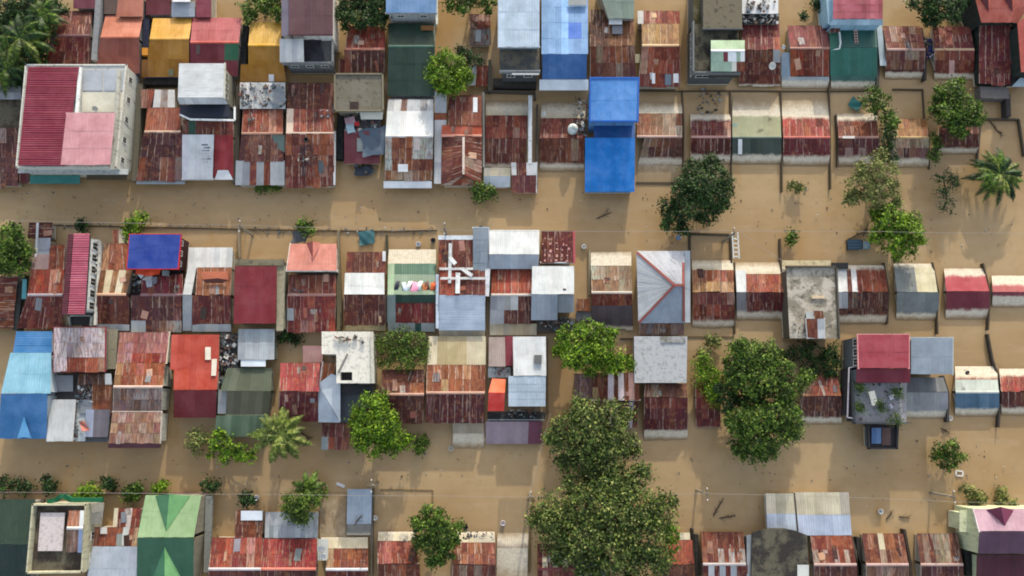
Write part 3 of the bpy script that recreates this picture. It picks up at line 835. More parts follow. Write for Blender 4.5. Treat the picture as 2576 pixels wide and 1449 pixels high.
H('white and rust patched roof with a white front fascia on the road', (1030, 350), G2, wall=(185, 190, 195))\
 .r((977, 1091, 250, 974, 1090, 280), 1.7, 2.0, 'greywhite', m=1, pt=[(.3, 0, .42, 1, 'greyrust')])\
 .r((974, 1090, 280, 970, 1090, 343), 2.0, 2.7, 'snow', cap=(205, 205, 205))\
 .r((970, 1090, 343, 968, 1087, 455), 2.7, 1.5, 'rust', m=4, pt=[(.62, 0, 1, .62, 'raggedwhite'), (0, 0, .12, .7, 'raggedwhite'), (.2, .3, .6, .6, 'blotch'), (0, .7, 1, 1, 'palerust')])\
 .part('fascia', (965, 456, 1086, 473), (1.5, 1.25), .12, (214, 218, 222))\
 .part('roof_patch', (1001, 413, 1026, 432), (2.1, 1.9), .05, (220, 222, 224))
h = H('narrow passage roofed with stepped short white tin sheets', (1108, 350), G2, wall=(140, 146, 150))
h.r((1094, 1124, 232, 1092, 1122, 462), 1.9, 1.5, 'greywhite', n=1, m=13, amp=.0, j=8, pt=[(0, .2, 1, .3, 'rust')])
H('orange rust house whose front gable fans down from one white ridge line', (1165, 380), G2)\
 .r((1130, 1212, 240, 1128, 1212, 315), 1.9, 2.4, 'rust', m=2, pt=[(0, .5, 1, 1, 'orange')])\
 .r((1112, 1212, 315, 1110, 1212, 342), 2.3, 2.3, 'orange', m=1, pt=[(0, 0, 1, 1, (168, 76, 48))], cap=(190, 130, 110))\
 .r((1112, 342, 1167, 342, 1166, 440, 1110, 465), (1.9, 2.7), (1.5, 2.7), 'rust', across=True, m=2, n=4)\
 .r((1167, 342, 1212, 342, 1210, 465, 1166, 440), (2.7, 1.9), (2.7, 1.5), 'rust', across=True, m=2, n=4)\
 .r((1166, 440, 1166.5, 440, 1210, 465, 1110, 465), 2.7, 1.5, 'orange', n=4, m=1)\
 .beam('ridge_cap', [(1166, 344, 2.85), (1166, 438, 2.85)], .3, .06, (205, 190, 180))\
 .part('skylight', (1190, 245, 1201, 282), (2.15, 2.3), .05, (222, 226, 230))
H('neat rusty roof with a pale beam along its side and sunken back yard roof', (1280, 350), G2, mud=.42, wall=(150, 145, 135))\
 .r((1222, 1328, 255, 1222, 1328, 292), .05, .5, 'cream')\
 .r((1222, 1326, 291, 1222, 1324, 348), .55, 1.4, 'rust', m=2, pt=[(.2, .4, .3, 1, 'blotch'), (.6, .4, .75, 1, 'blotch')])\
 .r((1222, 1324, 348, 1220, 1322, 420), 1.4, .25, 'rust', m=2, pt=[(.2, 0, .3, .5, 'blotch'), (.6, 0, .75, .5, 'blotch')])\
 .beam('side_beam', [(1334, 240, 1.7), (1333, 412, 1.7)], .5, .5, (186, 192, 196))
H('pale box roofed porch standing in the road by the round bush', (1250, 445), G2, name='porch', cat='porch', wall=(175, 178, 180))\
 .r((1217, 1285, 422, 1217, 1284, 443), 1.4, 1.3, 'cream', m=1).r((1217, 1284, 443, 1218, 1283, 471), 1.3, 1.1, solid((160, 174, 188)), m=1)
H('maroon porch roof with two white back sheets and white edge', (1318, 450), G2, name='porch', cat='porch')\
 .r((1286, 1350, 409, 1287, 1350, 441), 1.6, 1.5, 'white', n=5, m=1, pt=[(.2, 0, .6, 1, 'maroon')])\
 .r((1287, 1349, 441, 1288, 1348, 485), 1.5, 1.2, 'maroon', m=1)\
 .beam('gutter', [(1350, 408, 1.6), (1349, 486, 1.2)], .18, .12, (200, 204, 206))
H('rusty house littered with a white tank and dark junk beside the blue building', (1410, 350), G2, mud=.40)\
 .r((1362, 1475, 258, 1360, 1472, 300), .05, .45, 'cream')\
 .r((1360, 1472, 298, 1358, 1470, 348), .55, 1.4, 'rust', pt=[(.1, 0, .5, .5, 'blotch')])\
 .r((1358, 1470, 348, 1358, 1469, 431), 1.4, .03, 'rust', m=3)
h = H('tall bright blue building with a lower vivid blue roof reaching into the road', (1540, 330), G2, wall=(84, 130, 180), name='tall_house')
h.r((1485, 1606, 197, 1484, 1604, 305), 5.0, 4.9, solid((60, 136, 220), 2), j=3, rim='TRBL', rimc=(40, 98, 180), rimh=.18)
h.r((1494, 1597, 310, 1494, 1597, 348), 2.6, 2.9, solid((18, 84, 160), 3))
h.r((1472, 1597, 347, 1471, 1596, 482), 3.0, 1.9, solid((0, 128, 228), 2), j=3, m=3)
H('house with mottled cream and rust roof just east of the blue building', (1655, 350), G2, mud=.50)\
 .r((1607, 1716, 258, 1607, 1716, 287), .02, .35, 'cream')\
 .r((1604, 1716, 286, 1602, 1716, 344), .35, 1.35, 'palerust', m=2, mud=.22, pt=[(0, 0, .3, 1, 'rust')], cap=(180, 150, 140))\
 .r((1622, 1716, 344, 1604, 1715, 417), 1.35, .1, 'blotch', m=3, pt=[(.2, .3, 1, .7, 'maroon')])\
 .r((1604, 1715, 417, 1603, 1716, 458), .1, -.02, 'cream')
H('smaller maroon roof with an open muddy yard and dark sticks behind', (1790, 345), G2, mud=.50)\
 .r((1736, 1838, 288, 1738, 1838, 345), .1, 1.25, 'maroon', m=3, pt=[(.85, .3, 1, 1, 'palerust')], cap=(170, 130, 120))\
 .r((1738, 1838, 345, 1737, 1836, 412), 1.25, .03, 'maroon', m=2)
H('olive green roof with wide cream mud band and a white streak', (1905, 345), G2, mud=.52)\
 .r((1842, 1963, 240, 1842, 1963, 292), -.05, .32, 'cream')\
 .r((1842, 1963, 291, 1842, 1965, 345), .32, 1.3, solid((134, 140, 104), 5), j=10, mud=.40, cap=(120, 130, 110))\
 .r((1842, 1965, 345, 1842, 1965, 412), 1.3, .03, solid((62, 78, 68), 5), j=9)\
 .part('roof_patch', (1857, 350, 1867, 388), (1.35, .65), .05, (226, 230, 230))\
 .part('roof_patch', (1844, 310, 1855, 388), (.95, .55), .02, (140, 165, 150))
H('bright red fronted roof with cream mud band in the second row', (2027, 345), G2, mud=.52)\
 .r((1967, 2084, 238, 1967, 2085, 292), -.05, .32, 'cream')\
 .r((1968, 2085, 291, 1970, 2088, 346), .32, 1.3, solid((186, 66, 58), 6, 'rust'), j=12, m=2, pt=[(.3, 0, 1, 1, 'brightrust')], cap=(175, 90, 80))\
 .r((1970, 2088, 346, 1970, 2087, 416), 1.3, .03, solid((132, 40, 52), 6, 'rust'), m=2, pt=[])
H('rusty roof flanked by creepers with white scraps on its ridge', (2155, 345), G2, mud=.52)\
 .r((2105, 2205, 286, 2109, 2210, 346), .1, 1.25, 'rust', m=2, cap=(160, 120, 110))\
 .r((2109, 2212, 346, 2109, 2210, 418), 1.25, .02, 'maroon', m=3, pt=[(0, .3, 1, .6, 'blotch')])\
 .part('roof_patch', (2120, 342, 2150, 348), 1.45, .03, (210, 205, 200))
H('yellowish speckled rust roof between two leafy creepers', (2288, 345), G2, mud=.45)\
 .r((2240, 2330, 300, 2245, 2336, 346), .5, 1.3, 'tan', m=2, j=16, cap=(190, 160, 110))\
 .r((2238, 2336, 346, 2240, 2335, 420), 1.3, .02, 'tan', m=3, j=16, pt=[(.3, .2, 1, .6, 'blotch')])
H('low maroon roof with white dots under the big round tree', (2412, 350), G2, mud=.42)\
 .r((2362, 2460, 318, 2362, 2462, 338), .8, 1.1, 'maroon', m=1)\
 .r((2362, 2462, 338, 2362, 2462, 387), 1.1, .05, 'maroon', m=2)

# ---------------- row C: third row
H('low rust banded roof at the west edge beside the dark alley', (15, 760), G3)\
 .r((-40, 44, 695, -40, 35, 826), 1.6, 1.2, 'rust', across=True, n=6, m=1, pt=[])
h = H('dark red striped tin house west of the narrow magenta tower', (110, 730), G3)
h.r((74, 134, 560, 70, 132, 601), 1.4, 1.5, 'dark', across=True, n=3, m=1)
h.r((92, 128, 599, 88, 126, 655), 1.6, 1.7, solid((150, 160, 175), 8), n=2, m=2)
h.r((126, 165, 616, 122, 162, 680), 1.6, 2.1, 'rust', pt=[(0, 0, 1, .3, 'orange')])
h.r((84, 126, 640, 66, 122, 679), 1.8, 2.0, solid((150, 122, 124), 6))
h.r((80, 162, 678, 70, 158, 742), 2.1, 2.6, 'maroon', pt=[(.2, .5, 1, 1, 'rust')], cap=(160, 150, 155))
h.r((70, 158, 742, 42, 160, 826), 2.6, 1.5, 'maroon', m=3, n=9)
h.beam('gutter', [(94, 560, 1.9), (89, 662, 1.9)], .25, .15, (200, 205, 210))
h.part('awning', (57, 67, 702, 54, 66, 752), (1.9, 1.9), .05, (84, 150, 158))
h = H('narrow tall tower house with magenta ribbed roof darker on its west slope', (200, 690), G3, wall=(196, 202, 205), name='tall_house')
h.r((173, 186, 588, 157, 171, 791), (4.6, 5.1), (4.6, 5.1), solid((112, 38, 58), 4), across=True, m=1, amp=.05, wall=False)  # west slope in a darker magenta than the east one
h.r((186, 226, 588, 171, 214, 791), (5.1, 4.6), (5.1, 4.6), solid((178, 62, 96), 6), across=True, m=1, amp=.05, wall=False)
h.slab((175, 228, 592, 162, 216, 788), 4.2, (60, 62, 66), 'plaster', win={'R': (6, 1.2, .9, 1.2)})
h.beam('side_rail', [(232, 604, 2.6), (249, 606, 2.6), (250, 640, 2.6), (238, 818, 2.4)], .3, .3, (205, 204, 196))
for k in range(6):
    h.beam('rail_slat', [(238, 622 + k * 13, 2.5), (246, 622 + k * 13, 2.5)], .25, .1, (215, 214, 205))
h.slab((176, 232, 795, 178, 230, 818), 2.2, (40, 42, 42), 'plain', rim='TLR', rimc=(140, 148, 145), rimh=.3)
H('orange brown rust house with pale streaks between the tower and blue roof', (285, 720), G3)\
 .r((284, 316, 578, 284, 314, 612), 1.5, 1.6, 'rust', n=2, pt=[(.5, 0, 1, 1, 'cream')])\
 .r((262, 320, 613, 252, 332, 680), 1.7, 2.2, 'orange', pt=[(.7, 0, 1, 1, 'rust')])\
 .r((252, 334, 680, 244, 318, 741), 2.2, 2.8, 'orange', j=14, cap=(200, 160, 130), pt=[(.2, .5, .4, 1, 'cream'), (.6, .5, .75, 1, 'cream')])\
 .r((244, 324, 741, 242, 326, 815), 2.8, 1.8, 'rust', pt=[(.1, 0, .3, .5, 'grey'), (.5, 0, .7, .5, 'cream'), (.8, 0, .95, .5, 'cream'), (0, .5, 1, 1, 'maroon')])\
 .r((244, 326, 815, 244, 326, 832), 1.8, 1.6, 'grey', m=1)
h = H('raised cobalt blue roof with red edging over a dark maroon house', (388, 640), G3, wall=(70, 44, 44), name='tall_house')
h.r((327, 455, 590, 320, 448, 676), 3.9, 3.7, solid((30, 66, 168), 1), j=2, rim='TRBL', rimc=(190, 40, 46), rimh=.06, win={'R': (3, 1.0, .6, .7)})
h.slab((330, 456, 678, 332, 460, 742), 1.5, (50, 44, 46), 'plaster')
h.r((358, 460, 690, 354, 460, 742), 1.9, 2.4, 'maroon', cap=(130, 100, 100))
h.r((330, 457, 742, 330, 457, 836), 2.4, 1.5, 'maroon', m=3, pt=[(0, .7, .3, 1, 'grey'), (.6, .8, 1, 1, 'palerust')])
h = H('pale tin house with an orange hooded patch on its rusty middle roof', (525, 730), G3)
h.r((475, 586, 623, 472, 584, 676), 1.9, 2.2, 'greywhite', m=1, pt=[(.5, 0, 1, 1, 'white')])
h.r((472, 494, 676, 460, 482, 742), 2.2, 2.7, 'white')
h.r((496, 584, 673, 492, 580, 742), 2.2, 2.7, 'orange', pt=[(0, 0, 1, .3, 'tan')])
h.r((460, 484, 742, 460, 482, 832), 2.7, 1.5, 'grey')
h.r((484, 581, 742, 484, 580, 815), 2.7, 1.75, 'maroon')
h.r((484, 581, 815, 484, 582, 834), 1.75, 1.5, 'grey', m=1)
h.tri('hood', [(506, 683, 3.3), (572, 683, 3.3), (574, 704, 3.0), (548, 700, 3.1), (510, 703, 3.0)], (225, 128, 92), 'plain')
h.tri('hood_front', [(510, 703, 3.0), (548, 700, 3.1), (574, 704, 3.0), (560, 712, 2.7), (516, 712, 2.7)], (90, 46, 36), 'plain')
H('deep crimson single roof with a rough concrete wall along its east side', (640, 740), G3, wall=(142, 138, 118), name='tall_house')\
 .r((591, 697, 670, 588, 694, 814), 3.5, 3.1, solid((134, 30, 42), 5), j=7, m=3, n=6)\
 .slab((590, 716, 652, 590, 714, 668), 3.0, (120, 114, 96), 'mossy')\
 .slab((697, 718, 668, 695, 712, 832), 2.8, (150, 144, 124), 'plaster')
h = H('salmon gabled roof with a small dormer above a rusty speckled roof', (788, 700), G3, wall=(190, 188, 182), name='tall_house')
h.r((731, 847, 614, 721, 847, 681), 2.7, 3.5, solid((204, 122, 106), 4), j=4, rim='BL', rimc=(206, 206, 200), rimh=.03, amp=.01)
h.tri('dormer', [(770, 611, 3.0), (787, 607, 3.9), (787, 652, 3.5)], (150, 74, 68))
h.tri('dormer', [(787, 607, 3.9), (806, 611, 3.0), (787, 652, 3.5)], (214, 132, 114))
h.r((727, 845, 692, 724, 845, 742), 2.0, 2.5, 'maroon', pt=[(0, 0, 1, .5, 'blotch')], cap=(150, 110, 100))
h.r((722, 845, 742, 722, 843, 836), 2.5, 1.5, 'rust', m=3, pt=[(0, .3, .15, .8, 'grey'), (.25, .3, .6, 1, 'blotch')])
h.part('skylight', (803, 762, 816, 786), (2.35, 2.1), .04, (170, 190, 215))
H('house with a white middle band between rust dotted and maroon roofs', (918, 720), G3, wall=(150, 142, 125), mud=.0)\
 .r((873, 970, 634, 870, 970, 687), 1.8, 2.1, 'maroon', j=6)\
 .r((868, 967, 687, 866, 967, 741), 2.2, 2.7, 'snow', j=2)\
 .r((865, 970, 741, 866, 970, 818), 2.7, 1.5, 'maroon', j=5)\
 .part('roof_patch', (962, 632, 970, 657), 2.2, .05, (205, 208, 210))\
 .part('awning', (870, 970, 818, 870, 970, 832), (1.3, 1.0), .06, (150, 140, 112), 'plaster')
h = H('green roof with cream mud band and clothes drying on it', (1035, 720), G3, wall=(140, 150, 145))
h.r((978, 1097, 628, 976, 1097, 664), .25, .7, solid((176, 172, 138), 5), mud=.9)
h.r((976, 1097, 664, 975, 1097, 742), .7, 2.3, solid((112, 140, 118), 8), j=12, m=3, pt=[(.0, 0, .2, 1, (134, 160, 134)), (.2, 0, 1, .4, (52, 92, 76))])
h.r((994, 1097, 742, 994, 1097, 762), 2.3, 1.9, solid((26, 62, 50), 4), m=1)
h.r((994, 1094, 762, 994, 1092, 812), 1.95, 1.4, 'maroon')
h.r((974, 995, 742, 974, 995, 812), 2.3, 1.4, solid((120, 138, 138), 5))
h.r((976, 1094, 812, 976, 1094, 834), 1.4, 1.1, solid((140, 150, 150)), m=1, pt=[(.6, 0, .72, 1, (20, 60, 52))])
h = H('red rust roof crossed by white battens with a pale blue white front roof', (1165, 700), G3, wall=(190, 196, 202))
h.part('parapet', (1102, 592, 1192, 603), 2.3, .3, (196, 204, 212), 'plaster')
h.r((1103, 1191, 603, 1103, 1190, 676), 2.2, 2.5, 'maroon', m=2, pt=[(0, .5, .4, 1, 'brightrust'), (.28, 0, .45, .8, 'maroon')])
h.r((1105, 1221, 676, 1105, 1221, 742), 2.5, 2.9, 'maroon', pt=[(0, 0, .4, 1, 'brightrust')])
h.r((1105, 1221, 742, 1104, 1220, 831), 2.9, 2.0, solid((182, 200, 220), 2), j=2, across=True, m=1, amp=.005)
h.r((1104, 1220, 831, 1106, 1219, 846), .95, .8, 'cream', m=1)
h.r((1190, 1229, 573, 1190, 1228, 690), 2.9, 2.5, solid((122, 138, 152), 6), m=4, n=2, rim='TR', rimh=.04, rimc=(196, 206, 216))
h.beam('batten', [(1105, 676, 2.75), (1190, 676, 2.75)], .3, .08, (205, 205, 205))
h.beam('batten', [(1108, 700, 3.0), (1220, 700, 3.0)], .3, .08, (205, 205, 205))
h.beam('batten', [(1133, 612, 2.6), (1131, 712, 3.0)], .4, .08, (190, 196, 200))
h.beam('batten', [(1152, 686, 3.0), (1151, 738, 3.2)], .55, .08, (210, 214, 216))
h.beam('batten', [(1132, 648, 2.8), (1146, 664, 2.9)], .5, .08, (210, 214, 216))
h.beam('batten', [(1163, 676, 3.0), (1188, 694, 3.1)], .45, .08, (205, 208, 210))
h.beam('batten', [(1100, 690, 2.9), (1100, 826, 2.3)], .35, .2, (196, 206, 220))
h.beam('batten', [(1227, 676, 2.7), (1224, 745, 2.7)], .6, .2, (205, 208, 212))
H('large white flat roof with a grey front strip facing the road', (1293, 625), G3, wall=(170, 175, 180))\
 .r((1231, 1357, 579, 1231, 1356, 640), 2.7, 3.2, 'snow', j=2)\
 .r((1231, 1356, 640, 1231, 1354, 676), 3.2, 2.6, solid((158, 170, 182), 4), m=1)
H('rust red roof dotted with pink patches and a white lower edge', (1402, 622), G3, wall=(175, 178, 180), name='tall_house')\
 .r((1362, 1443, 581, 1361, 1443, 660), 3.3, 3.0, 'rust', j=7, pt=[(0, 0, 1, 1, solid((128, 50, 44), 5, 'rust'))], rim='B', rimc=(214, 216, 218), rimh=.05)\
 .beam('edge_strip', [(1444, 580, 3.4), (1445, 662, 3.1)], .25, .1, (180, 84, 92))
h = HOUSES[-1]
for k in range(22):
    u0, v0 = 1366 + (k % 5) * 15 + random.randint(-3, 5), 652 - (k // 5) * 13 + random.randint(-3, 3)
    z0 = 3.3 - (v0 - 581) / 79 * .3 + .09
    h.part('paint_patch', (u0, v0, u0 + random.choice((3, 4, 6)), v0 + random.choice((3, 5, 7))), z0, .02, (196, 142, 132))
H('orange and maroon roofs with grey sheets squeezed behind the white roof', (1285, 750), G3)\
 .r((1237, 1337, 678, 1236, 1337, 742), 1.8, 2.5, 'orange', pt=[(.3, .5, .7, 1, 'brightrust')], cap=(200, 190, 180))\
 .r((1234, 1337, 742, 1232, 1337, 814), 2.5, 1.6, 'maroon', m=2, pt=[(0, 0, .25, 1, 'grey'), (.4, 0, .65, .4, 'greywhite')])\
 .r((1232, 1350, 814, 1232, 1350, 843), .9, .6, 'cream', m=1, mud=.0)
h = H('high white roof with a blue grey drop roof and dark clutter under it', (1390, 710), G3, wall=(170, 176, 182), name='tall_house')
h.r((1339, 1444, 670, 1337, 1444, 740), 3.5, 3.9, 'snow', j=2)
h.r((1337, 1403, 740, 1336, 1402, 805), 3.9, 3.1, solid((138, 154, 168), 3))
h.r((1403, 1444, 741, 1403, 1444, 786), 3.6, 3.1, solid((128, 138, 146), 3))
h.part('vent', (1416, 726, 1424, 730), 3.95, .1, (60, 60, 60))
h.slab((1350, 1446, 800, 1350, 1446, 836), .9, (86, 84, 82), 'plaster')
H('little orange tin lean-to on the muddy passage', (1467, 765), G3, name='lean_to', cat='lean-to')\
 .r((1450, 1484, 752, 1448, 1484, 782), 1.3, 1.1, 'orange', m=1).slab((1449, 784, 1496, 808), .7, (110, 110, 112), 'plaster')
H('pale rust roof above dark slate sheets, cream mud behind it', (1537, 735), G3, mud=.45)\
 .r((1486, 1588, 634, 1486, 1588, 670), .1, .6, 'cream', mud=.9)\
 .r((1486, 1588, 669, 1488, 1590, 736), .6, 1.9, 'palerust', m=2, mud=0, cap=(190, 180, 165))\
 .r((1488, 1590, 736, 1488, 1592, 828), 1.9, .25, 'dark', m=3, pt=[(0, 0, 1, .33, 'rust'), (.2, .4, .3, 1, 'greyrust'), (.5, .4, .6, 1, 'greyrust'), (0, .3, 1, 1, (74, 66, 70))])
h = H('white hip roof with red ridge caps', (1665, 720), G3, wall=(150, 150, 150))
def hiproof():
    z0, z1 = 2.3, 3.7
    h.r((1601, 633, 1696, 718, 1696, 718.5, 1606, 812), (z0, z1), (z0, z1), solid((176, 182, 190), 2), across=True, m=1, n=14, j=2, wall=False)
    h.r((1602, 632, 1722, 632, 1722, 716, 1697, 716), (z0, z0), (z1, z1), solid((186, 190, 198), 2), j=2, n=9, m=1, wall=False)
    h.r((1697, 719, 1722, 719, 1722, 812, 1606, 813), (z1, z1), (z0, z0), solid((146, 160, 176), 2), j=2, n=9, m=1, wall=False)
    h.slab((1608, 640, 1718, 806), 2.1, (80, 76, 70), 'plaster', part='ceiling')
    for a, b in (((1602, 634, z0 + .15), (1697, 717, z1 + .15)), ((1697, 717, z1 + .15), (1607, 812, z0 + .15)), ((1697, 717, z1 + .16), (1722, 717, z1 + .16)), ((1719, 660, 2.9), (1719, 716, 3.85)), ((1720, 720, 3.85), (1720, 808, 2.6))):
        h.beam('ridge_cap', [a, b], .3, .05, (138, 78, 72))
    h.r((1722, 1736, 631, 1723, 1736, 812), 2.6, 2.5, solid((176, 186, 196)), n=1, m=2)
hiproof()
h.r((1608, 1720, 812, 1608, 1720, 842), 1.6, 1.2, 'greyrust', m=1)
H('amber and brick rust roof with wavy pale bands near the fenced yard', (1793, 735), G3, mud=.45)\
 .r((1740, 1843, 655, 1741, 1845, 681), .1, .5, 'cream')\
 .r((1741, 1845, 680, 1742, 1846, 735), .5, 1.7, 'tan', m=2, mud=0, j=12, pt=[(0, 0, 1, .5, 'orange')])\
 .r((1742, 1847, 735, 1742, 1847, 822), 1.7, .1, 'rust', m=3, pt=[(0, 0, 1, .33, 'blotch')])
H('orange roof, front slope darkened to maroon for shade, with a white strip down its west side', (1912, 735), G3, mud=.5)\
 .r((1850, 1975, 660, 1850, 1976, 694), .05, .55, 'cream')\
 .r((1876, 1975, 690, 1878, 1977, 735), .55, 1.4, 'brightrust', j=14, m=2, mud=0, pt=[(.3, 0, .4, 1, 'palerust')])\
 .r((1878, 1977, 735, 1877, 1976, 804), 1.4, .05, 'maroon', m=3)\
 .r((1850, 1876, 680, 1853, 1877, 735), .6, 1.3, 'snow', n=1, mud=0).r((1853, 1877, 735, 1853, 1877, 804), 1.3, .05, 'greywhite', n=1)  # maroon front slopes: the rust with its shade coloured in
h = H('stained grey white concrete roof slab with a hut on it', (2045, 760), G3, wall=(90, 84, 74), name='tall_house')
h.slab((1978, 2102, 672, 1987, 2109, 851), 3.2, (176, 170, 158), 'mossy', rim='TR', rimc=(80, 76, 68), rimh=.35)
h.part('wall_cap', (1968, 655, 2090, 668), .9, .2, (196, 184, 150), 'plaster')
h.part('slab_patch', (2042, 744, 2074, 751), 3.4, .15, (196, 178, 150), 'plaster')
h.r((2026, 2048, 784, 2028, 2048, 802), 3.9, 4.0, 'grey', zw=3.2).r((2046, 2070, 782, 2048, 2072, 802), 4.1, 4.0, 'orange', zw=3.2)
h.r((2028, 2074, 802, 2032, 2074, 850), 4.0, 3.7, 'rust', n=5, m=2, zw=3.2, rim='BLR', rimc=(205, 205, 200), rimh=.02, pt=[(.7, 0, 1, 1, 'greywhite')])
H('maroon roof with two white strips west of centre and striped bright streaks', (2165, 735), G3, mud=.50)\
 .slab((2092, 661, 2134, 676), .9, (52, 54, 56), 'plaster')\
 .r((2104, 2222, 668, 2106, 2234, 735), .35, 1.5, 'rust', m=2, n=10, pt=[(0, 0, .18, 1, 'snow'), (.28, 0, .4, 1, 'snow'), (.18, 0, .28, 1, 'maroon'), (.5, 0, .8, 1, 'orange')], mud=.6)\
 .r((2106, 2234, 735, 2106, 2232, 812), 1.5, .1, 'maroon', m=2, n=10, pt=[(0, 0, .2, .6, 'greywhite'), (.3, 0, .4, .4, 'greyrust')])
H('weathered grey blue roof with one cream corner', (2305, 735), G3, mud=.42)\
 .r((2247, 2347, 664, 2256, 2358, 735), .2, 1.4, solid((122, 130, 128), 6), m=3, n=8, j=9, pt=[(.5, 0, 1, 1, (186, 180, 150))])\
 .r((2256, 2362, 735, 2254, 2360, 804), 1.4, .03, solid((118, 128, 128), 6), m=3, j=7)
H('smooth red roof, front slope darkened to maroon for shade, near the east edge', (2432, 733), G3, mud=.5)\
 .r((2374, 2473, 676, 2380, 2488, 733), .15, 1.25, solid((178, 52, 64), 3), m=2, j=4, mud=.6)\
 .r((2380, 2489, 733, 2378, 2488, 802), 1.25, .03, solid((120, 28, 46), 3), m=2, j=4)  # same red paint, with this slope's shade put into the colour
H('pink and cream roof cut by the east edge, third row', (2545, 733), G3, mud=.62)\
 .r((2494, 2640, 694, 2497, 2640, 735), .2, 1.05, solid((176, 78, 80), 5), mud=.75)\
 .r((2497, 2640, 735, 2495, 2640, 772), 1.05, .03, solid((130, 44, 60), 5), mud=.85)

# ---------------- row D: fourth row
h = H('light blue gabled roof with a back roof coloured darker for shade at the west edge', (65, 980), G4, wall=(170, 180, 188))
h.r((42, 132, 834, 33, 131, 888), 2.4, 2.8, solid((44, 120, 186), 3), j=4, across=True, m=1)
h.r((27, 130, 888, 3, 128, 990), 2.8, 4.0, solid((112, 174, 204), 2), j=3)
h.r((3, 120, 990, -4, 118, 1103), 4.0, 2.3, solid((58, 130, 196), 2), j=3)  # back roof and this slope: blue darkened, shade put into the colour
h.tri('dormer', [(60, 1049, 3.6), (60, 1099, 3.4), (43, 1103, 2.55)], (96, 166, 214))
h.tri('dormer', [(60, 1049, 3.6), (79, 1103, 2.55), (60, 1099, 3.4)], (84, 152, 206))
h.r((120, 132, 975, 117, 126, 1111), 2.2, 2.1, solid((190, 200, 210)), n=1)
h = H('maroon framed roof of white and rust sheets over a jumbled courtyard', (200, 880), G4, wall=(120, 110, 100), name='tall_house')
h.r((137, 265, 824, 136, 263, 934), 3.6, 3.3, 'rust', rim='TRBL', rimc=(138, 62, 70), rimh=.04, m=3, n=8, pt=[(0, 0, 1, .7, 'raggedwhite'), (0, .6, .24, 1, 'raggedwhite')])
h.r((265, 297, 828, 265, 292, 928), 2.2, 2.0, solid((150, 142, 118), 4, 'plaster'), n=1, m=1)
h.slab((132, 940, 282, 1012), 1.5, (86, 84, 88), 'plaster')
h.r((140, 184, 944, 134, 184, 985), 2.3, 2.1, solid((146, 152, 160)), n=3, m=1)
h.r((198, 280, 940, 196, 282, 968), 2.2, 2.3, 'maroon', pt=[(.75, 0, 1, 1, (176, 184, 192))])
h.r((232, 282, 968, 232, 280, 1042), 2.3, 2.0, 'maroon', m=2)
h.r((124, 192, 1005, 117, 184, 1110), 2.6, 2.5, solid((198, 202, 202), 2), j=2, n=6, m=1)
h.r((205, 250, 1005, 200, 240, 1040), 2.1, 2.0, solid((136, 144, 150)), m=1)
h.r((216, 278, 1030, 214, 272, 1099), 2.1, 1.8, solid((114, 108, 118), 6), n=6, m=1, pt=[(0, 0, .35, 1, (150, 158, 180))])
h.slab((190, 1012, 214, 1110), 1.9, (176, 186, 190), 'plaster')
h.slab((200, 1099, 272, 1112), 1.2, (96, 98, 100), 'plaster')
h = H('wide four banded rust roof with orange lower quarter and pale side wall', (350, 980), G4, wall=(188, 186, 172))
h.r((302, 426, 836, 294, 418, 913), 2.2, 2.8, 'greyrust', m=3, rim='R', rimh=.04, rimc=(196, 186, 166), pt=[(.3, .6, .8, 1, 'rust')])
h.r((294, 416, 913, 286, 410, 973), 2.8, 3.4, 'orange', m=2, j=14, pt=[(0, 0, .2, 1, 'tan')], cap=(205, 180, 165))
h.r((286, 408, 973, 284, 407, 1034), 3.4, 2.8, 'greyrust', m=2)
h.r((284, 406, 1036, 274, 402, 1114), 2.9, 2.7, 'tan', m=3, j=16, pt=[(0, 0, .3, .6, 'tan'), (.4, .2, 1, .6, 'tan')], rim='TR', rimh=.03, rimc=(205, 196, 186))
h.part('fascia', (272, 404, 1115, 272, 402, 1127), (2.5, 2.2), .2, (86, 44, 54))
H('vivid orange red roof with two white tags and a notched corner', (490, 950), G4)\
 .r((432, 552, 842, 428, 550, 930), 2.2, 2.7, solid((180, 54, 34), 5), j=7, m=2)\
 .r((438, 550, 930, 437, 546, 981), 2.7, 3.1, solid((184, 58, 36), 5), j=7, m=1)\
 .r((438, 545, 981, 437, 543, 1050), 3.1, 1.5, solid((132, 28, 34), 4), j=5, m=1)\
 .part('roof_patch', (516, 873, 530, 905), (2.65, 2.8), .05, (206, 200, 186))\
 .part('roof_patch', (533, 546, 903, 531, 543, 945), (2.85, 3.1), .05, (200, 194, 180))
h = H('olive green tin house with clutter and pale sheets behind it', (620, 960), G4, wall=(120, 126, 118))
h.slab((555, 604, 838, 552, 600, 930), 1.6, (60, 60, 62), 'plaster')
h.r((600, 691, 828, 598, 690, 905), 2.3, 2.5, solid((160, 168, 176), 5), m=2)
h.part('roof_patch', (606, 905, 668, 922), 2.5, .08, (200, 210, 218))
h.r((572, 684, 926, 554, 682, 984), 2.0, 2.7, solid((76, 88, 68), 5), j=7)
h.r((572, 682, 984, 568, 676, 1045), 2.7, 1.9, solid((88, 88, 66), 6), j=8, cap=(80, 90, 70))
h.r((545, 676, 1045, 540, 672, 1098), 2.0, 1.4, solid((96, 124, 92), 8), n=14, m=1, j=14)
h.r((550, 572, 980, 548, 570, 1040), 2.1, 1.9, 'grey', n=1, m=2)
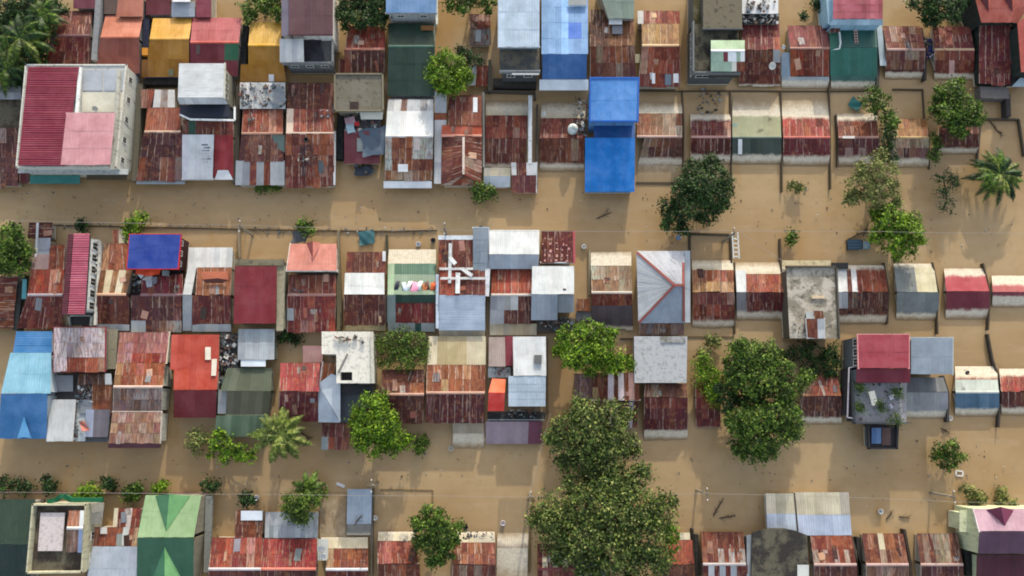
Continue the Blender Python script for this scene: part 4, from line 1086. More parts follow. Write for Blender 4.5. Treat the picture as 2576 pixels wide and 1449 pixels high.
H('pinkish red roof whose front slope is darkened for shade, beside the white slab house', (750, 970), G4)\
 .r((762, 812, 870, 762, 812, 912), 1.0, 1.4, solid((150, 110, 108)), m=1)\
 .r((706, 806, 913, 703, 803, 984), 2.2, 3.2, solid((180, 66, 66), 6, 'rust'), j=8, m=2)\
 .r((703, 800, 984, 700, 799, 1060), 3.2, 1.8, solid((118, 32, 44), 5, 'rust'), j=7, m=2)  # the pinkish red again, darkened to hold the slope's shade
h = H('white painted L shaped concrete roof with a square hole and folded grey awning', (880, 900), G4, wall=(190, 188, 178), name='tall_house')
h.slab((811, 934, 834, 811, 936, 891), 4.2, (212, 210, 200), 'plaster', ins=.05)
h.slab((846, 936, 891, 846, 937, 936), 4.2, (212, 210, 200), 'plaster', ins=.05)
h.slab((886, 937, 936, 886, 937, 964), 4.2, (212, 210, 200), 'plaster', ins=.05, win={'B': (1, 1.3, 1.2, .9)})
h.slab((846, 886, 957, 846, 886, 964), 4.2, (212, 210, 200), 'plaster', ins=.02)
h.slab((846, 856, 936, 846, 856, 957), 4.2, (212, 210, 200), 'plaster', ins=.02)
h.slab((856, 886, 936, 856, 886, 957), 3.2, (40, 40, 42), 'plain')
h.beam('roof_edge', [(935, 834, 4.5), (938, 964, 4.5)], .35, .35, (186, 184, 170))
h.beam('roof_edge', [(811, 834, 4.3), (811, 890, 4.3)], .15, .1, (222, 222, 215))
h.beam('roof_edge', [(850, 938, 4.32), (874, 890, 4.32)], .18, .1, (120, 118, 112))
h.slab((850, 968, 940, 990), 2.6, (40, 42, 46), 'plain')
h.r((856, 938, 988, 852, 930, 1062), 1.9, 1.7, solid((76, 84, 96), 8), m=2, pt=[(.4, .5, 1, 1, 'maroon')])
h.r((812, 846, 912, 806, 836, 962), 2.6, 2.7, 'orange', rim='L', rimh=.04, rimc=(216, 208, 204), m=1)
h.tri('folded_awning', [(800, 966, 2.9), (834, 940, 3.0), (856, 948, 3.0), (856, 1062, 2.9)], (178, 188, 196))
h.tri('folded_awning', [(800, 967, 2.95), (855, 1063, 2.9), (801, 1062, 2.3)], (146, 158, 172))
h.r((810, 882, 1064, 808, 876, 1130), 1.5, 1.2, 'maroon', m=2, pt=[(.0, .5, .15, 1, 'grey'), (.3, .7, .45, 1, 'orange')])
H('dark rust roof half covered by a mound of vines', (1010, 1000), G4)\
 .r((962, 1067, 930, 960, 1067, 992), 1.9, 2.7, 'maroon', m=2, cap=(190, 150, 130), pt=[(.6, .5, 1, 1, 'orange')])\
 .r((960, 1066, 992, 956, 1064, 1066), 2.7, 1.7, 'dark', m=2)
h = H('cream backed orange rust roof with a lower slope darkened for shade', (1146, 960), G4)
h.r((1078, 1222, 846, 1075, 1222, 918), 1.5, 1.9, 'cream', m=1, n=6, pt=[(.15, 0, .6, .5, (160, 146, 110))], wcol=(150, 140, 110))
h.r((1074, 1221, 918, 1072, 1220, 988), 2.0, 2.8, 'orange', m=2, j=8, cap=(190, 150, 130), pt=[(.3, .5, .4, 1, 'tan')])
h.r((1072, 1219, 988, 1070, 1218, 1063), 2.8, 1.6, 'dark', m=1, j=5)  # dark palette carries the shade of this lower slope
h.r((1138, 1218, 1064, 1140, 1218, 1090), .9, .5, solid((170, 156, 130), 5), m=1, mud=.0)
h.r((1140, 1218, 1090, 1138, 1218, 1126), .5, .05, solid((140, 118, 88), 5), m=1, mud=.6)
h = H('white roofed house with skylight box, small orange awning and lilac front', (1300, 940), G4, wall=(170, 168, 165))
h.r((1230, 1270, 848, 1229, 1272, 922), 2.7, 2.6, solid((172, 150, 142), 4), m=1)
h.r((1270, 1292, 846, 1272, 1290, 920), 2.5, 2.4, solid((150, 52, 66), 4), m=1)
h.r((1290, 1373, 847, 1292, 1374, 945), 3.2, 3.4, 'snow', j=2, m=1, n=7)
h.part('skylight', (1344, 893, 1363, 914), 3.7, .25, (96, 98, 98), 'plain')
h.slab((1228, 924, 1284, 950), 1.8, (186, 190, 190), 'plaster')
h.r((1279, 1373, 946, 1279, 1372, 1022), 3.3, 2.9, solid((186, 204, 220), 3), j=3, n=4, m=4)
h.tri('awning', [(1238, 952, 2.5), (1272, 954, 2.5), (1270, 988, 2.9), (1229, 987, 2.9)], (226, 104, 60))
h.tri('awning', [(1229, 987, 2.9), (1270, 988, 2.9), (1268, 1034, 2.4), (1227, 1034, 2.4)], (196, 58, 50))
h.slab((1226, 1036, 1372, 1056), 1.2, (48, 50, 52), 'plaster')
h.beam('rail', [(1226, 1056, 1.7), (1370, 1056, 1.7)], .15, .1, (120, 126, 130))
h.r((1222, 1365, 1060, 1222, 1362, 1116), 1.5, .5, solid((156, 136, 148), 5), m=1, n=8, j=5, pt=[(.7, 0, 1, 1, (110, 60, 80)), (.2, 0, .7, .4, (140, 100, 115))])
h = H('rust and white striped tin roof under the bright round tree', (1550, 1000), G4)
h.r((1492, 1606, 938, 1490, 1609, 1006), 2.6, 2.2, 'rust', n=9, m=2, pt=[(0, .5, .15, 1, 'tan'), (.3, .0, .42, 1, (200, 186, 190)), (.55, 0, .65, 1, (205, 190, 190)), (.75, 0, .85, 1, (180, 140, 130))], rim='B', rimc=(210, 198, 180), rimh=.02)
h.r((1444, 1492, 940, 1444, 1490, 1004), 1.6, 1.5, 'greyrust')
h.r((1512, 1606, 1010, 1508, 1602, 1076), 1.8, 1.2, 'maroon', n=8, pt=[(.3, 0, .42, 1, (150, 140, 150)), (.75, 0, .88, 1, (150, 140, 150))])
h = H('grey cement roof above a tidy brick rust roof', (1675, 960), G4, mud=.55, wall=(110, 108, 104))
h.slab((1595, 1729, 846, 1596, 1727, 963), 2.9, (164, 168, 172), 'plaster', part='cement_roof', mud=0)
h.slab((1662, 846, 1724, 862), 3.0, (150, 152, 154), 'mossy', part='cement_roof', wall=False, mud=0)
h.r((1622, 1728, 966, 1620, 1728, 999), 1.8, 2.3, 'rust', m=1, mud=0)
h.r((1620, 1729, 999, 1620, 1730, 1104), 2.3, .08, 'maroon', m=4, n=7, pt=[(0, 0, 1, .25, 'rust')], mud=.62)
H('small rust roof half hidden under the green creeper slope', (1780, 1000), G4, mud=.2)\
 .r((1749, 1812, 955, 1749, 1812, 1000), 1.2, 1.8, 'orange', m=1).r((1749, 1812, 1000, 1750, 1812, 1076), 1.8, .1, 'rust', m=3, pt=[(0, .5, 1, 1, 'maroon')])
H('orange roof, front slope darkened for shade, between the twin trees and the balcony house', (2065, 995), G4, mud=.5)\
 .r((2040, 2106, 942, 2018, 2116, 996), .9, 1.7, 'orange', m=2, mud=0).r((2016, 2117, 996, 2014, 2117, 1066), 1.7, .05, 'maroon', m=2)  # front slope's maroon is rust with shade coloured in
h = H('two storey house with raspberry red roof and a planted roof terrace', (2220, 950), G4, wall=(92, 100, 106), name='tall_house')
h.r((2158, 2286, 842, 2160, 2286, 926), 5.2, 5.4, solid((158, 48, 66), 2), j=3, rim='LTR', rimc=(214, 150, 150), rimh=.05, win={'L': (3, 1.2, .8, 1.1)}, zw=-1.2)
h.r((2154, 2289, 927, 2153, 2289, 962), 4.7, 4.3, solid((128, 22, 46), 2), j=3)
h.slab((2143, 2282, 963, 2146, 2280, 1064), 2.9, (146, 146, 150), 'plaster', wcol=(56, 58, 60), rim='LB', rimc=(82, 86, 90), rimh=.5, win={'B': (2, 1.2, 1, 1)})
h.slab((2130, 922, 2147, 1052), 2.4, (42, 38, 44), 'plain', wcol=(60, 60, 62))
h.beam('balcony_rail', [(2136, 925, 3.3), (2152, 922, 3.3)], .12, .1, (190, 190, 195))
h.beam('balcony_rail', [(2136, 925, 3.3), (2132, 1050, 3.2), (2146, 1052, 3.2)], .14, .1, (190, 186, 190))
h.slab((2182, 2256, 1068, 2184, 2254, 1128), 1.9, (40, 38, 42), 'plain', rim='RLB', rimc=(62, 62, 64), rimh=.35)
h.r((2192, 2216, 1076, 2192, 2216, 1116), 2.1, 2.05, solid((82, 120, 170), 3), m=1, n=2)
h.r((2218, 2240, 1076, 2218, 2240, 1120), 2.0, 1.95, solid((96, 66, 60), 3), m=1, n=2)
H('blue grey flat roof joined to the raspberry red house', (2340, 900), G4, wall=(120, 126, 130), mud=.4, name='tall_house')\
 .r((2291, 2396, 850, 2291, 2396, 941), 4.4, 4.3, solid((132, 148, 166), 3), j=3, m=2, mud=0, rim='TR', rimc=(170, 182, 184), rimh=.06)\
 .r((2282, 2372, 950, 2280, 2384, 986), 1.1, 1.6, solid((118, 122, 126), 4), m=1, mud=0)\
 .r((2280, 2384, 986, 2280, 2384, 1050), 1.6, .1, solid((150, 152, 156), 4), m=2, mud=.55)
H('faded sky blue front roof with cream mud back slope', (2458, 985), G4, mud=.5)\
 .r((2402, 2506, 922, 2403, 2512, 986), .2, 1.35, 'palerust', m=2, mud=.8, pt=[(0, .5, 1, 1, (160, 170, 165))], cap=(190, 196, 190))\
 .r((2403, 2513, 986, 2402, 2513, 1046), 1.35, .03, solid((72, 112, 142), 6), j=10, n=9, m=1)
H('rust and cream roof cut by the east edge, fourth row', (2550, 985), G4, mud=.5)\
 .r((2513, 2640, 928, 2518, 2640, 985), .25, 1.3, 'brightrust', mud=.65).r((2518, 2640, 985, 2519, 2640, 1044), 1.3, .03, 'maroon', m=2)

# ---------------- row E: southernmost
h = H('very dark green roof at the southwest corner', (30, 1360), G5)
h.r((-40, 90, 1256, -40, 82, 1369), 2.3, 3.2, solid((34, 60, 46), 4), j=4)
h.r((-40, 82, 1369, -40, 74, 1500), 3.2, 1.8, solid((24, 50, 46), 4), j=3)
h = H('roofless parapet building with stained slab and little hut inside its walls', (160, 1350), G5, wall=(172, 170, 150), name='tall_house')
h.slab((92, 1268, 224, 1268, 214, 1436, 77, 1438), 3.7, (66, 58, 52), 'mossy', rim='TRBL', rimc=(178, 176, 152), rimh=.8, ins=.03, win={'R': (3, 1.2, .9, .8)})
h.slab((102, 163, 1290, 95, 156, 1386), 4.1, (196, 186, 186), 'plaster', wall=False)
h.r((174, 212, 1284, 169, 210, 1328), 5.0, 5.2, 'tan', n=4, m=1, zw=3.7, pt=[(.7, 0, 1, 1, 'snow')], cap=(216, 216, 210))
h.r((169, 209, 1328, 167, 206, 1388), 5.2, 4.6, 'greyrust', n=4, m=1, zw=3.7, pt=[(.7, 0, 1, 1, (140, 160, 190))])
h.beam('balcony_trim', [(118, 1262, 3.9), (140, 1258, 4.1), (150, 1249, 4.3), (162, 1249, 4.3), (176, 1258, 4.1), (256, 1258, 3.9)], .5, .5, (22, 92, 62))
h.part('awning', (225, 262, 1265, 226, 255, 1318), (3.0, 2.8), .1, (176, 170, 158), 'plaster')
h = H('patchwork of rust and white strips beside the big green roof', (290, 1350), G5)
h.r((288, 356, 1278, 284, 350, 1326), 1.9, 2.0, 'rust', n=6, m=2, pt=[(.5, .0, .66, 1, (190, 180, 175)), (0, 0, .2, 1, 'cream')])
h.r((238, 356, 1326, 234, 346, 1373), 2.1, 2.3, 'orange', n=8, m=1, pt=[(.6, 0, .75, 1, (186, 190, 190)), (.88, 0, 1, 1, 'tan')])
h.r((234, 346, 1374, 214, 345, 1480), 2.9, 2.4, solid((190, 200, 212), 2), j=3, n=6, m=2)
h.part('roof_patch', (252, 1327, 269, 1343), 2.4, .06, (205, 205, 200))
h.slab((215, 1440, 345, 1500), 1.5, (120, 90, 70), 'plaster')
h = H('big mint green gabled roof, front slope coloured as shade, with dormer valleys', (425, 1350), G5, wall=(134, 128, 112), name='tall_house')
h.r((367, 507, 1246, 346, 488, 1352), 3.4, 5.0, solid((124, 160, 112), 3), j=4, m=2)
h.r((346, 488, 1352, 344, 487, 1480), 5.0, 3.0, solid((52, 110, 78), 3), j=4, m=2)  # same green roof, shade of this slope put into the colour
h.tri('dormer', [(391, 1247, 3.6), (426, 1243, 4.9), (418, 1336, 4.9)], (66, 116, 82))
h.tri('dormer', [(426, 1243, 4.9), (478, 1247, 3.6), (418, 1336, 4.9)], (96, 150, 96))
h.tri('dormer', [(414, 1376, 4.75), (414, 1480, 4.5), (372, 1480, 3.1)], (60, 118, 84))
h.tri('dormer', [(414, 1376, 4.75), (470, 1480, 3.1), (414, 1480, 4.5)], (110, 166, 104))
h.part('side_beam', (517, 535, 1248, 512, 528, 1440), 1.5, .3, (120, 124, 120), 'plaster')
h = H('maroon house with a small white skylight at its back', (590, 1390), G5)
h.r((594, 661, 1283, 592, 660, 1352), 1.8, 1.9, 'rust', m=2)
h.part('skylight', (606, 1285, 660, 1309), 2.05, .05, (196, 206, 216))
h.r((534, 660, 1352, 525, 657, 1431), 1.9, 2.8, 'rust', m=2, pt=[(.25, .2, .35, .7, 'tan')], cap=(205, 200, 200))
h.r((525, 657, 1431, 523, 657, 1500), 2.8, 1.8, 'maroon')
H('scarlet rust roof behind grey sheets under the banana tree', (727, 1400), G5)\
 .r((668, 802, 1288, 666, 799, 1353), 1.5, 1.6, 'grey', m=2, j=12, n=12)\
 .r((662, 798, 1355, 656, 795, 1431), 1.7, 2.7, solid((168, 48, 48), 6, 'rust'), m=2, cap=(210, 120, 100))\
 .r((656, 795, 1431, 655, 795, 1500), 2.7, 1.7, 'maroon')
h = H('half drowned house with a pale blue tin panel and satellite dishes', (870, 1390), G5, mud=.5)
h.r((806, 872, 1240, 804, 870, 1352), .03, .12, solid((140, 120, 88), 6), mud=.6)
h.r((874, 936, 1230, 872, 934, 1318), 1.1, .9, solid((156, 172, 188), 4), m=1, n=3, mud=0)
h.r((872, 934, 1318, 872, 934, 1345), .9, .35, solid((130, 128, 118), 4), m=1, n=3)
h.r((806, 925, 1352, 824, 926, 1381), .4, .9, 'cream', m=1)
h.r((824, 926, 1380, 820, 926, 1432), .9, 1.9, 'rust', m=2, mud=0, cap=(216, 216, 216))
h.r((820, 926, 1432, 820, 926, 1500), 1.9, .8, 'maroon')
h.part('roof_patch', (798, 826, 1356, 800, 824, 1410), 1.5, .08, (190, 194, 190))
H('bright scarlet roof just west of the leafy south tree', (1005, 1400), G5, mud=.45)\
 .r((952, 1046, 1338, 950, 1046, 1362), .3, .8, 'cream', m=1).r((950, 1048, 1361, 950, 1052, 1418), .8, 1.9, 'brightrust', m=2, j=14, mud=0)\
 .r((950, 1056, 1418, 950, 1058, 1500), 1.9, .9, 'rust', m=2, mud=0)
H('mottled rust roof just east of the leafy south tree', (1195, 1400), G5, mud=.45)\
 .r((1144, 1244, 1338, 1142, 1245, 1366), .25, .75, 'cream', m=1).r((1142, 1245, 1365, 1140, 1247, 1420), .75, 1.8, 'rust', m=2, mud=0, j=13)\
 .r((1138, 1247, 1420, 1136, 1247, 1500), 1.8, .8, 'rust', m=2, mud=0)
H('wholly submerged roof showing as a faint brown square', (1292, 1350), G5, mud=.7, name='sunken_roof', cat='roof')\
 .r((1255, 1335, 1256, 1252, 1330, 1340), .03, .03, 'cream', wall=False, m=1)\
 .r((1252, 1330, 1340, 1250, 1328, 1378), .1, .4, solid((146, 132, 118), 5), m=1, mud=.4)\
 .r((1250, 1328, 1378, 1248, 1326, 1500), .4, -.05, solid((140, 120, 90), 5), m=1, mud=.6)
H('maroon roof with pale stripes below the largest tree', (1405, 1400), G5)\
 .r((1352, 1452, 1368, 1352, 1455, 1431), 1.2, 1.9, 'maroon', m=2, n=8, pt=[(.1, .3, .24, 1, 'cream'), (.37, .3, .49, 1, 'cream'), (.62, .3, .74, 1, 'cream')], cap=(120, 60, 60))\
 .r((1352, 1457, 1431, 1352, 1458, 1500), 1.9, .9, 'maroon', n=8, pt=[(.1, 0, .24, 1, 'palerust'), (.37, 0, .49, 1, 'palerust')])\
 .r((1460, 1520, 1395, 1460, 1525, 1500), 1.0, .8, 'grey', m=2)
H('orange rust roof peeking out beside the largest tree', (1715, 1390), G5)\
 .r((1706, 1735, 1340, 1706, 1736, 1358), .9, 1.1, 'cream', m=1).r((1670, 1741, 1358, 1666, 1746, 1419), 1.1, 1.9, 'orange', m=2)\
 .r((1650, 1746, 1419, 1648, 1750, 1500), 1.9, .9, 'maroon')
H('rust roof with ragged white lower streaks beside the black roof', (1818, 1390), G5)\
 .r((1762, 1870, 1338, 1768, 1876, 1419), 1.1, 2.0, 'rust', m=2, n=8, pt=[(.0, .5, .13, 1, 'palerust'), (.37, .5, .5, 1, 'ragged'), (.62, .5, .75, 1, 'ragged'), (.87, .5, 1, 1, 'ragged')], cap=(190, 180, 175))\
 .r((1768, 1880, 1419, 1768, 1882, 1500), 2.0, 1.0, 'maroon', n=8, pt=[(.12, 0, .25, 1, 'greywhite'), (.37, 0, .5, 1, 'greywhite'), (.62, 0, .75, 1, 'greywhite')])
h = H('black tarred roof with a rounded back edge', (1960, 1400), G5, wall=(90, 90, 90))
h.tri('tar_roof', [(1893, 1341, 2.3), (1912, 1334, 2.3), (1940, 1329, 2.3), (1972, 1329, 2.3), (2004, 1336, 2.3), (2030, 1346, 2.3), (2038, 1500, 2.3), (1890, 1500, 2.3)], (50, 48, 46), 'mossy', .3)
h.slab((1896, 1350, 2028, 1500), 1.9, (70, 66, 62), 'plaster')
h.r((1878, 1893, 1345, 1878, 1892, 1500), 1.8, 1.7, 'grey', n=1, m=4)
h.part('skylight', (2006, 1421, 2035, 1500), 2.45, .05, (186, 190, 186))
h = H('pair of pale flat tin roofs joined at a dark seam', (2030, 1290), G5, wall=(170, 168, 160))
h.r((1926, 1998, 1241, 1930, 2006, 1338), 1.6, 1.3, 'cream', m=2, n=3, pt=[(0, .5, 1, 1, (180, 190, 204))])
h.r((1999, 2134, 1238, 2008, 2142, 1346), 1.6, 1.2, 'cream', m=2, n=6, pt=[(0, .5, 1, 1, (176, 188, 206))])
h.beam('seam', [(1998, 1240, 1.7), (2007, 1336, 1.4)], .2, .1, (70, 66, 60))
for u0, lbl, pal, pt in ((2037, 'rust roof with curling white streaks below the pale flat roofs', 'rust', [(0, .5, .13, 1, 'ragged'), (.25, .5, .38, 1, 'ragged'), (.5, .5, .63, 1, 'ragged'), (.75, .5, .88, 1, 'ragged')]),
                         (2168, 'brick rust roof with one pale sheet high on its slope', 'rust', [(.37, 0, .5, .5, 'cream'), (.5, 0, 1, .5, 'rust')]),
                         (2305, 'brick rust roof with four pale streaked sheets and an antenna', 'rust', [(.12, 0, .24, 1, 'palerust'), (.37, 0, .5, 1, 'palerust'), (.62, 0, .75, 1, 'palerust')])):
    H(lbl, (u0 + 55, 1400), G5)\
     .r((u0, u0 + 103, 1342, u0 + 10, u0 + 117, 1420), 1.1, 2.0, pal, m=2, n=8, pt=pt, cap=(190, 160, 150))\
     .r((u0 + 10, u0 + 118, 1420, u0 + 10, u0 + 119, 1500), 2.0, 1.0, 'greyrust' if u0 == 2168 else 'maroon', n=8, pt=pt if u0 == 2037 else [])
h = H('lilac gabled roof, front slope darkened to purple for shade, with a pale green end wall', (2520, 1340), G5, wall=(186, 192, 158), name='tall_house')
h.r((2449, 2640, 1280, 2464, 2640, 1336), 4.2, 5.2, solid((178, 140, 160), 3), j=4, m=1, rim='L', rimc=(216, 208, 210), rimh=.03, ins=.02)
h.r((2464, 2640, 1336, 2460, 2640, 1392), 5.2, 4.0, solid((98, 58, 86), 3), j=4, m=1, ins=.02)  # the lilac darkened to purple, shade put into the colour
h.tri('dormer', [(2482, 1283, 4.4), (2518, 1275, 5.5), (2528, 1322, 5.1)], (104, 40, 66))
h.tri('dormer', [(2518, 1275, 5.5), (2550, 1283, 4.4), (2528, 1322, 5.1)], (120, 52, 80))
h.slab((2414, 1284, 2448, 1338), 2.9, (190, 196, 164), 'plaster', wcol=(186, 192, 158))
h.r((2456, 2640, 1395, 2454, 2640, 1500), 2.6, 2.2, solid((84, 22, 42), 3), m=2)

# ------------------------------------------------------------------ vegetation
def quads_mesh(name, V):
    """V: (n, 4, 3) array of separate quads"""
    n = len(V)
    me = bpy.data.meshes.new(name)
    me.vertices.add(n * 4); me.vertices.foreach_set("co", V.reshape(-1).astype(np.float32))
    me.loops.add(n * 4); me.loops.foreach_set("vertex_index", np.arange(n * 4, dtype=np.int32))
    me.polygons.add(n); me.polygons.foreach_set("loop_start", np.arange(0, n * 4, 4, dtype=np.int32))
    me.polygons.foreach_set("loop_total", np.full(n, 4, dtype=np.int32))
    me.update(calc_edges=True)
    return me

def leaf_quads(c, nrm, size, asp=.55):
    """leaf-sized diamonds at c facing nrm"""
    n = len(c)
    nrm = nrm / np.maximum(np.linalg.norm(nrm, axis=1, keepdims=True), 1e-6)
    r = RNG.normal(size=(n, 3))
    t = np.cross(nrm, r); t /= np.maximum(np.linalg.norm(t, axis=1, keepdims=True), 1e-6)
    b = np.cross(nrm, t)
    s = (size * RNG.uniform(.65, 1.35, n))[:, None]
    return np.stack([c - t * s, c - b * s * asp + nrm * s * .15, c + t * s, c + b * s * asp + nrm * s * .15], axis=1)

def crown_leaves(lobes, dens, size, clump=.55, droop=0.):
    """lobes: (centre xyz, radius, flatness). leaves sit in clumps on each lobe's surface"""
    out = []
    for c, r, fl in lobes:
        c = np.array(c)
        nc = max(12, int(4 * math.pi * r * r * dens * .85))
        d = RNG.normal(size=(nc, 3)); d /= np.linalg.norm(d, axis=1, keepdims=True)
        d[:, 2] = np.where(d[:, 2] < -.25, -d[:, 2], d[:, 2])
        rr = r * RNG.uniform(.55, 1.12, nc) ** .7
        cc = c + d * rr[:, None] * np.array([1, 1, fl])
        cs = clump * RNG.uniform(.5, 1.4, nc)
        k = 13
        p = np.repeat(cc, k, 0) + RNG.normal(size=(nc * k, 3)) * np.repeat(cs, k)[:, None] * np.array([.5, .5, .28])
        nn = np.repeat(d * np.array([.6, .6, 1]), k, 0) + np.array([0, 0, .5]) + RNG.normal(size=(nc * k, 3)) * .55
        p[:, 2] = np.maximum(p[:, 2], .02)
        out.append(leaf_quads(p, nn, size))
    return np.concatenate(out)

def satellites(lobes, k, seed):
    """smaller outlying lobes that break up a crown's outline"""
    rg = random.Random(seed); out = list(lobes)
    for l in lobes:
        for i in range(k):
            a = rg.uniform(0, 6.28); r = l[2] * rg.uniform(.75, 1.15)
            out.append((l[0] + math.cos(a) * r, l[1] + math.sin(a) * r, l[2] * rg.uniform(.22, .42), (l[3] if len(l) > 3 else 0) + rg.uniform(-.9, .9)))
    return out

def tree(name, label, lobes, z, mat, at=None, size=.175, dens=1.5, flat=.8, group=None, cat='tree', trunk=.16, clump=.55, bare=0):
    """lobes: (u, v, radius in frame pixels[, dz]) around height z"""
    pts = []
    if cat == 'tree' and max(l[2] for l in lobes) > 24:
        lobes = satellites([(l[0], l[1], l[2] * (.82 if 'twin' in label else .9), *(l[3:] or (random.uniform(-.4, .4),))) for l in lobes], 2, int(lobes[0][0]))
    for l in lobes:
        dz = l[3] if len(l) > 3 else random.uniform(-.4, .4)
        pts.append((P(l[0], l[1], max(.4, z + dz)), l[2] / 20.0, flat))
    u0 = sum(l[0] * l[2] for l in lobes) / sum(l[2] for l in lobes); v0 = sum(l[1] * l[2] for l in lobes) / sum(l[2] for l in lobes)
    base = P(u0, v0, z * .5); base.z = 0
    if at: base = P(at[0], at[1], 0)
    e = empty(name, base, label, cat, group)
    V = crown_leaves([(tuple(p - base), r, f) for p, r, f in pts], dens, size, clump)
    V[:, :, 2] = np.maximum(V[:, :, 2], .015)
    obj('crown', quads_mesh('crown', V), mat, e)
    mb = MB()
    top = Vector((0, 0, max(.5, z * .55)))
    mb.tube([Vector((0, 0, -2.4)), Vector((.1, .05, 0)), top], [trunk * 1.3, trunk, trunk * .75], 8)
    for p, r, f in pts:
        q = p - base
        mid = top.lerp(q, .5) + Vector((random.uniform(-.2, .2), random.uniform(-.2, .2), .15))
        mb.tube([top, mid, q], [trunk * .6, trunk * .4, trunk * .15], 5)
        for k in range(3 + bare):
            a = random.uniform(0, 6.28); rr = r * random.uniform(.6, 1.05)
            mb.tube([q.lerp(mid, .3), q + Vector((math.cos(a) * rr * .6, math.sin(a) * rr * .6, r * f * random.uniform(.1, .6))), q + Vector((math.cos(a) * rr, math.sin(a) * rr, r * f * random.uniform(0, .7)))], [trunk * .25, trunk * .16, .015], 4)
    mb.build('trunk', 'bark', e)
    return e

def blobs(u, v, ru, rv, n, rmin, rmax, seed=0):
    rg = random.Random(seed * 97 + int(u))
    out = []
    for i in range(n):
        a = i * 2.399 + rg.uniform(-.3, .3); k = math.sqrt((i + .5) / n)
        out.append((u + math.cos(a) * ru * k, v + math.sin(a) * rv * k, rg.uniform(rmin, rmax), rg.uniform(-.5, .6) - k * .9))
    return out

GT = 'trees standing in the flood'
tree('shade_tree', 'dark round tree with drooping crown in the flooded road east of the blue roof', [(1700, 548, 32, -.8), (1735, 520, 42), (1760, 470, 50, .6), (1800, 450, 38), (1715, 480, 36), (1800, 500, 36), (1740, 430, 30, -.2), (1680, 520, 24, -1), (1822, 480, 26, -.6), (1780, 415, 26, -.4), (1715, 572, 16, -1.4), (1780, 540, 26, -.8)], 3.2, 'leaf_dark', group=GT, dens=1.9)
tree('shade_tree', 'bright green round tree with dark sunless hollows beside the wrecked blue awning', [(2240, 560, 40, .3), (2285, 585, 38, .2), (2250, 610, 38, -.2), (2215, 580, 28, -.6), (2225, 545, 30, -.6), (2295, 560, 26, -.6), (2280, 620, 28, -.8), (2230, 530, 18, -.8)], 3.0, 'leaf_bright', group=GT, dens=2.0)
tree('feathery_tree', 'pale dusty green feathery tree above the round bright one', [(2190, 430, 36, .5), (2160, 465, 34), (2215, 470, 36), (2185, 500, 32), (2240, 440, 26, -.3), (2140, 490, 20, -.8), (2245, 490, 26, -.6), (2205, 405, 24, -.5)], 3.2, 'leaf_pale', group=GT, dens=1.25, size=.15)
tree('shade_tree', 'round mid green tree overhanging the low maroon roof with white dots', [(2390, 235, 34, .3), (2430, 270, 38, .4), (2385, 285, 40, .3), (2420, 310, 32), (2365, 250, 24, -.5), (2455, 290, 24, -.4), (2390, 325, 22, -.6), (2355, 290, 20, -.8), (2405, 215, 20, -.6)], 3.4, 'leaf_mid', group=GT, dens=2.0)
tree('feathery_tree', 'thin dusky sapling in open water west of the coconut palm', [(2372, 445, 20), (2385, 470, 22), (2365, 490, 20), (2380, 518, 18, -.6), (2400, 455, 12, -.5)], 1.8, 'leaf_dark', group=GT, dens=.75, size=.14)
tree('shade_tree', 'vivid green tree between the white box roof and the grey cement roof', [(1440, 850, 34, .2), (1480, 835, 36, .3), (1460, 890, 38, .3), (1510, 880, 36, .2), (1435, 905, 28, -.4), (1490, 920, 26, -.5), (1520, 845, 24, -.3), (1550, 905, 26, -.3), (1570, 915, 16, -.7), (1415, 880, 14, -1), (1530, 920, 20, -.6)], 3.4, 'leaf_bright', group=GT, dens=2.0)
tree('shade_tree', 'tall yellow green tree standing at the road edge beside the vine house', [(930, 1030, 38, .4), (955, 1075, 40, .6), (920, 1090, 34, .2), (985, 1100, 32), (940, 1120, 32), (905, 1060, 22, -.4), (980, 1060, 24, -.2), (985, 1125, 22, -.7), (955, 1012, 22, -.4), (1012, 1105, 16, -1.2), (905, 1110, 18, -.8)], 3.6, 'leaf_bright', group=GT, dens=2.1)
tree('big_tree', 'huge sprawling olive tree with bare twigs, lowest and widest of the central grove', [(1400, 1290, 52, .2), (1470, 1270, 56, .5), (1400, 1340, 50), (1470, 1350, 60, .7), (1540, 1300, 60, .8), (1600, 1280, 56, .3), (1540, 1380, 60, .5), (1620, 1350, 58, .3), (1660, 1300, 40, -.4), (1560, 1240, 50), (1600, 1420, 50), (1370, 1300, 30, -.8), (1520, 1430, 40, -.2), (1650, 1400, 44, -.4), (1430, 1390, 34, -.8), (1675, 1255, 22, -.6), (1520, 1225, 44, .2), (1450, 1225, 34, -.4), (1600, 1205, 30, -.4), (1480, 1420, 30, -.6)], 5.0, 'leaf_dusty', group=GT, dens=1.3, size=.18, trunk=.4, bare=3, clump=.75)
tree('big_tree', 'tall dark olive tree at the upper end of the central grove over the lane', [(1430, 1080, 44), (1480, 1050, 44, .5), (1530, 1070, 46, .5), (1480, 1110, 50, .6), (1550, 1110, 44), (1430, 1130, 40, -.3), (1520, 1150, 48), (1400, 1095, 26, -.7), (1470, 1175, 40, -.5), (1555, 1040, 26, -.4), (1580, 1130, 24, -.8), (1500, 1205, 36, -.6), (1550, 1190, 30, -.8), (1420, 1170, 20, -1.)], 4.6, 'leaf_dusty', group=GT, dens=1.3, size=.18, trunk=.35, bare=3, clump=.75)
tree('shade_tree', 'small lime green tree at the edge of the largest olive tree', [(1683, 1340, 22, .5), (1690, 1370, 18), (1670, 1322, 14)], 3.8, 'leaf_bright', group=GT, dens=1.6)
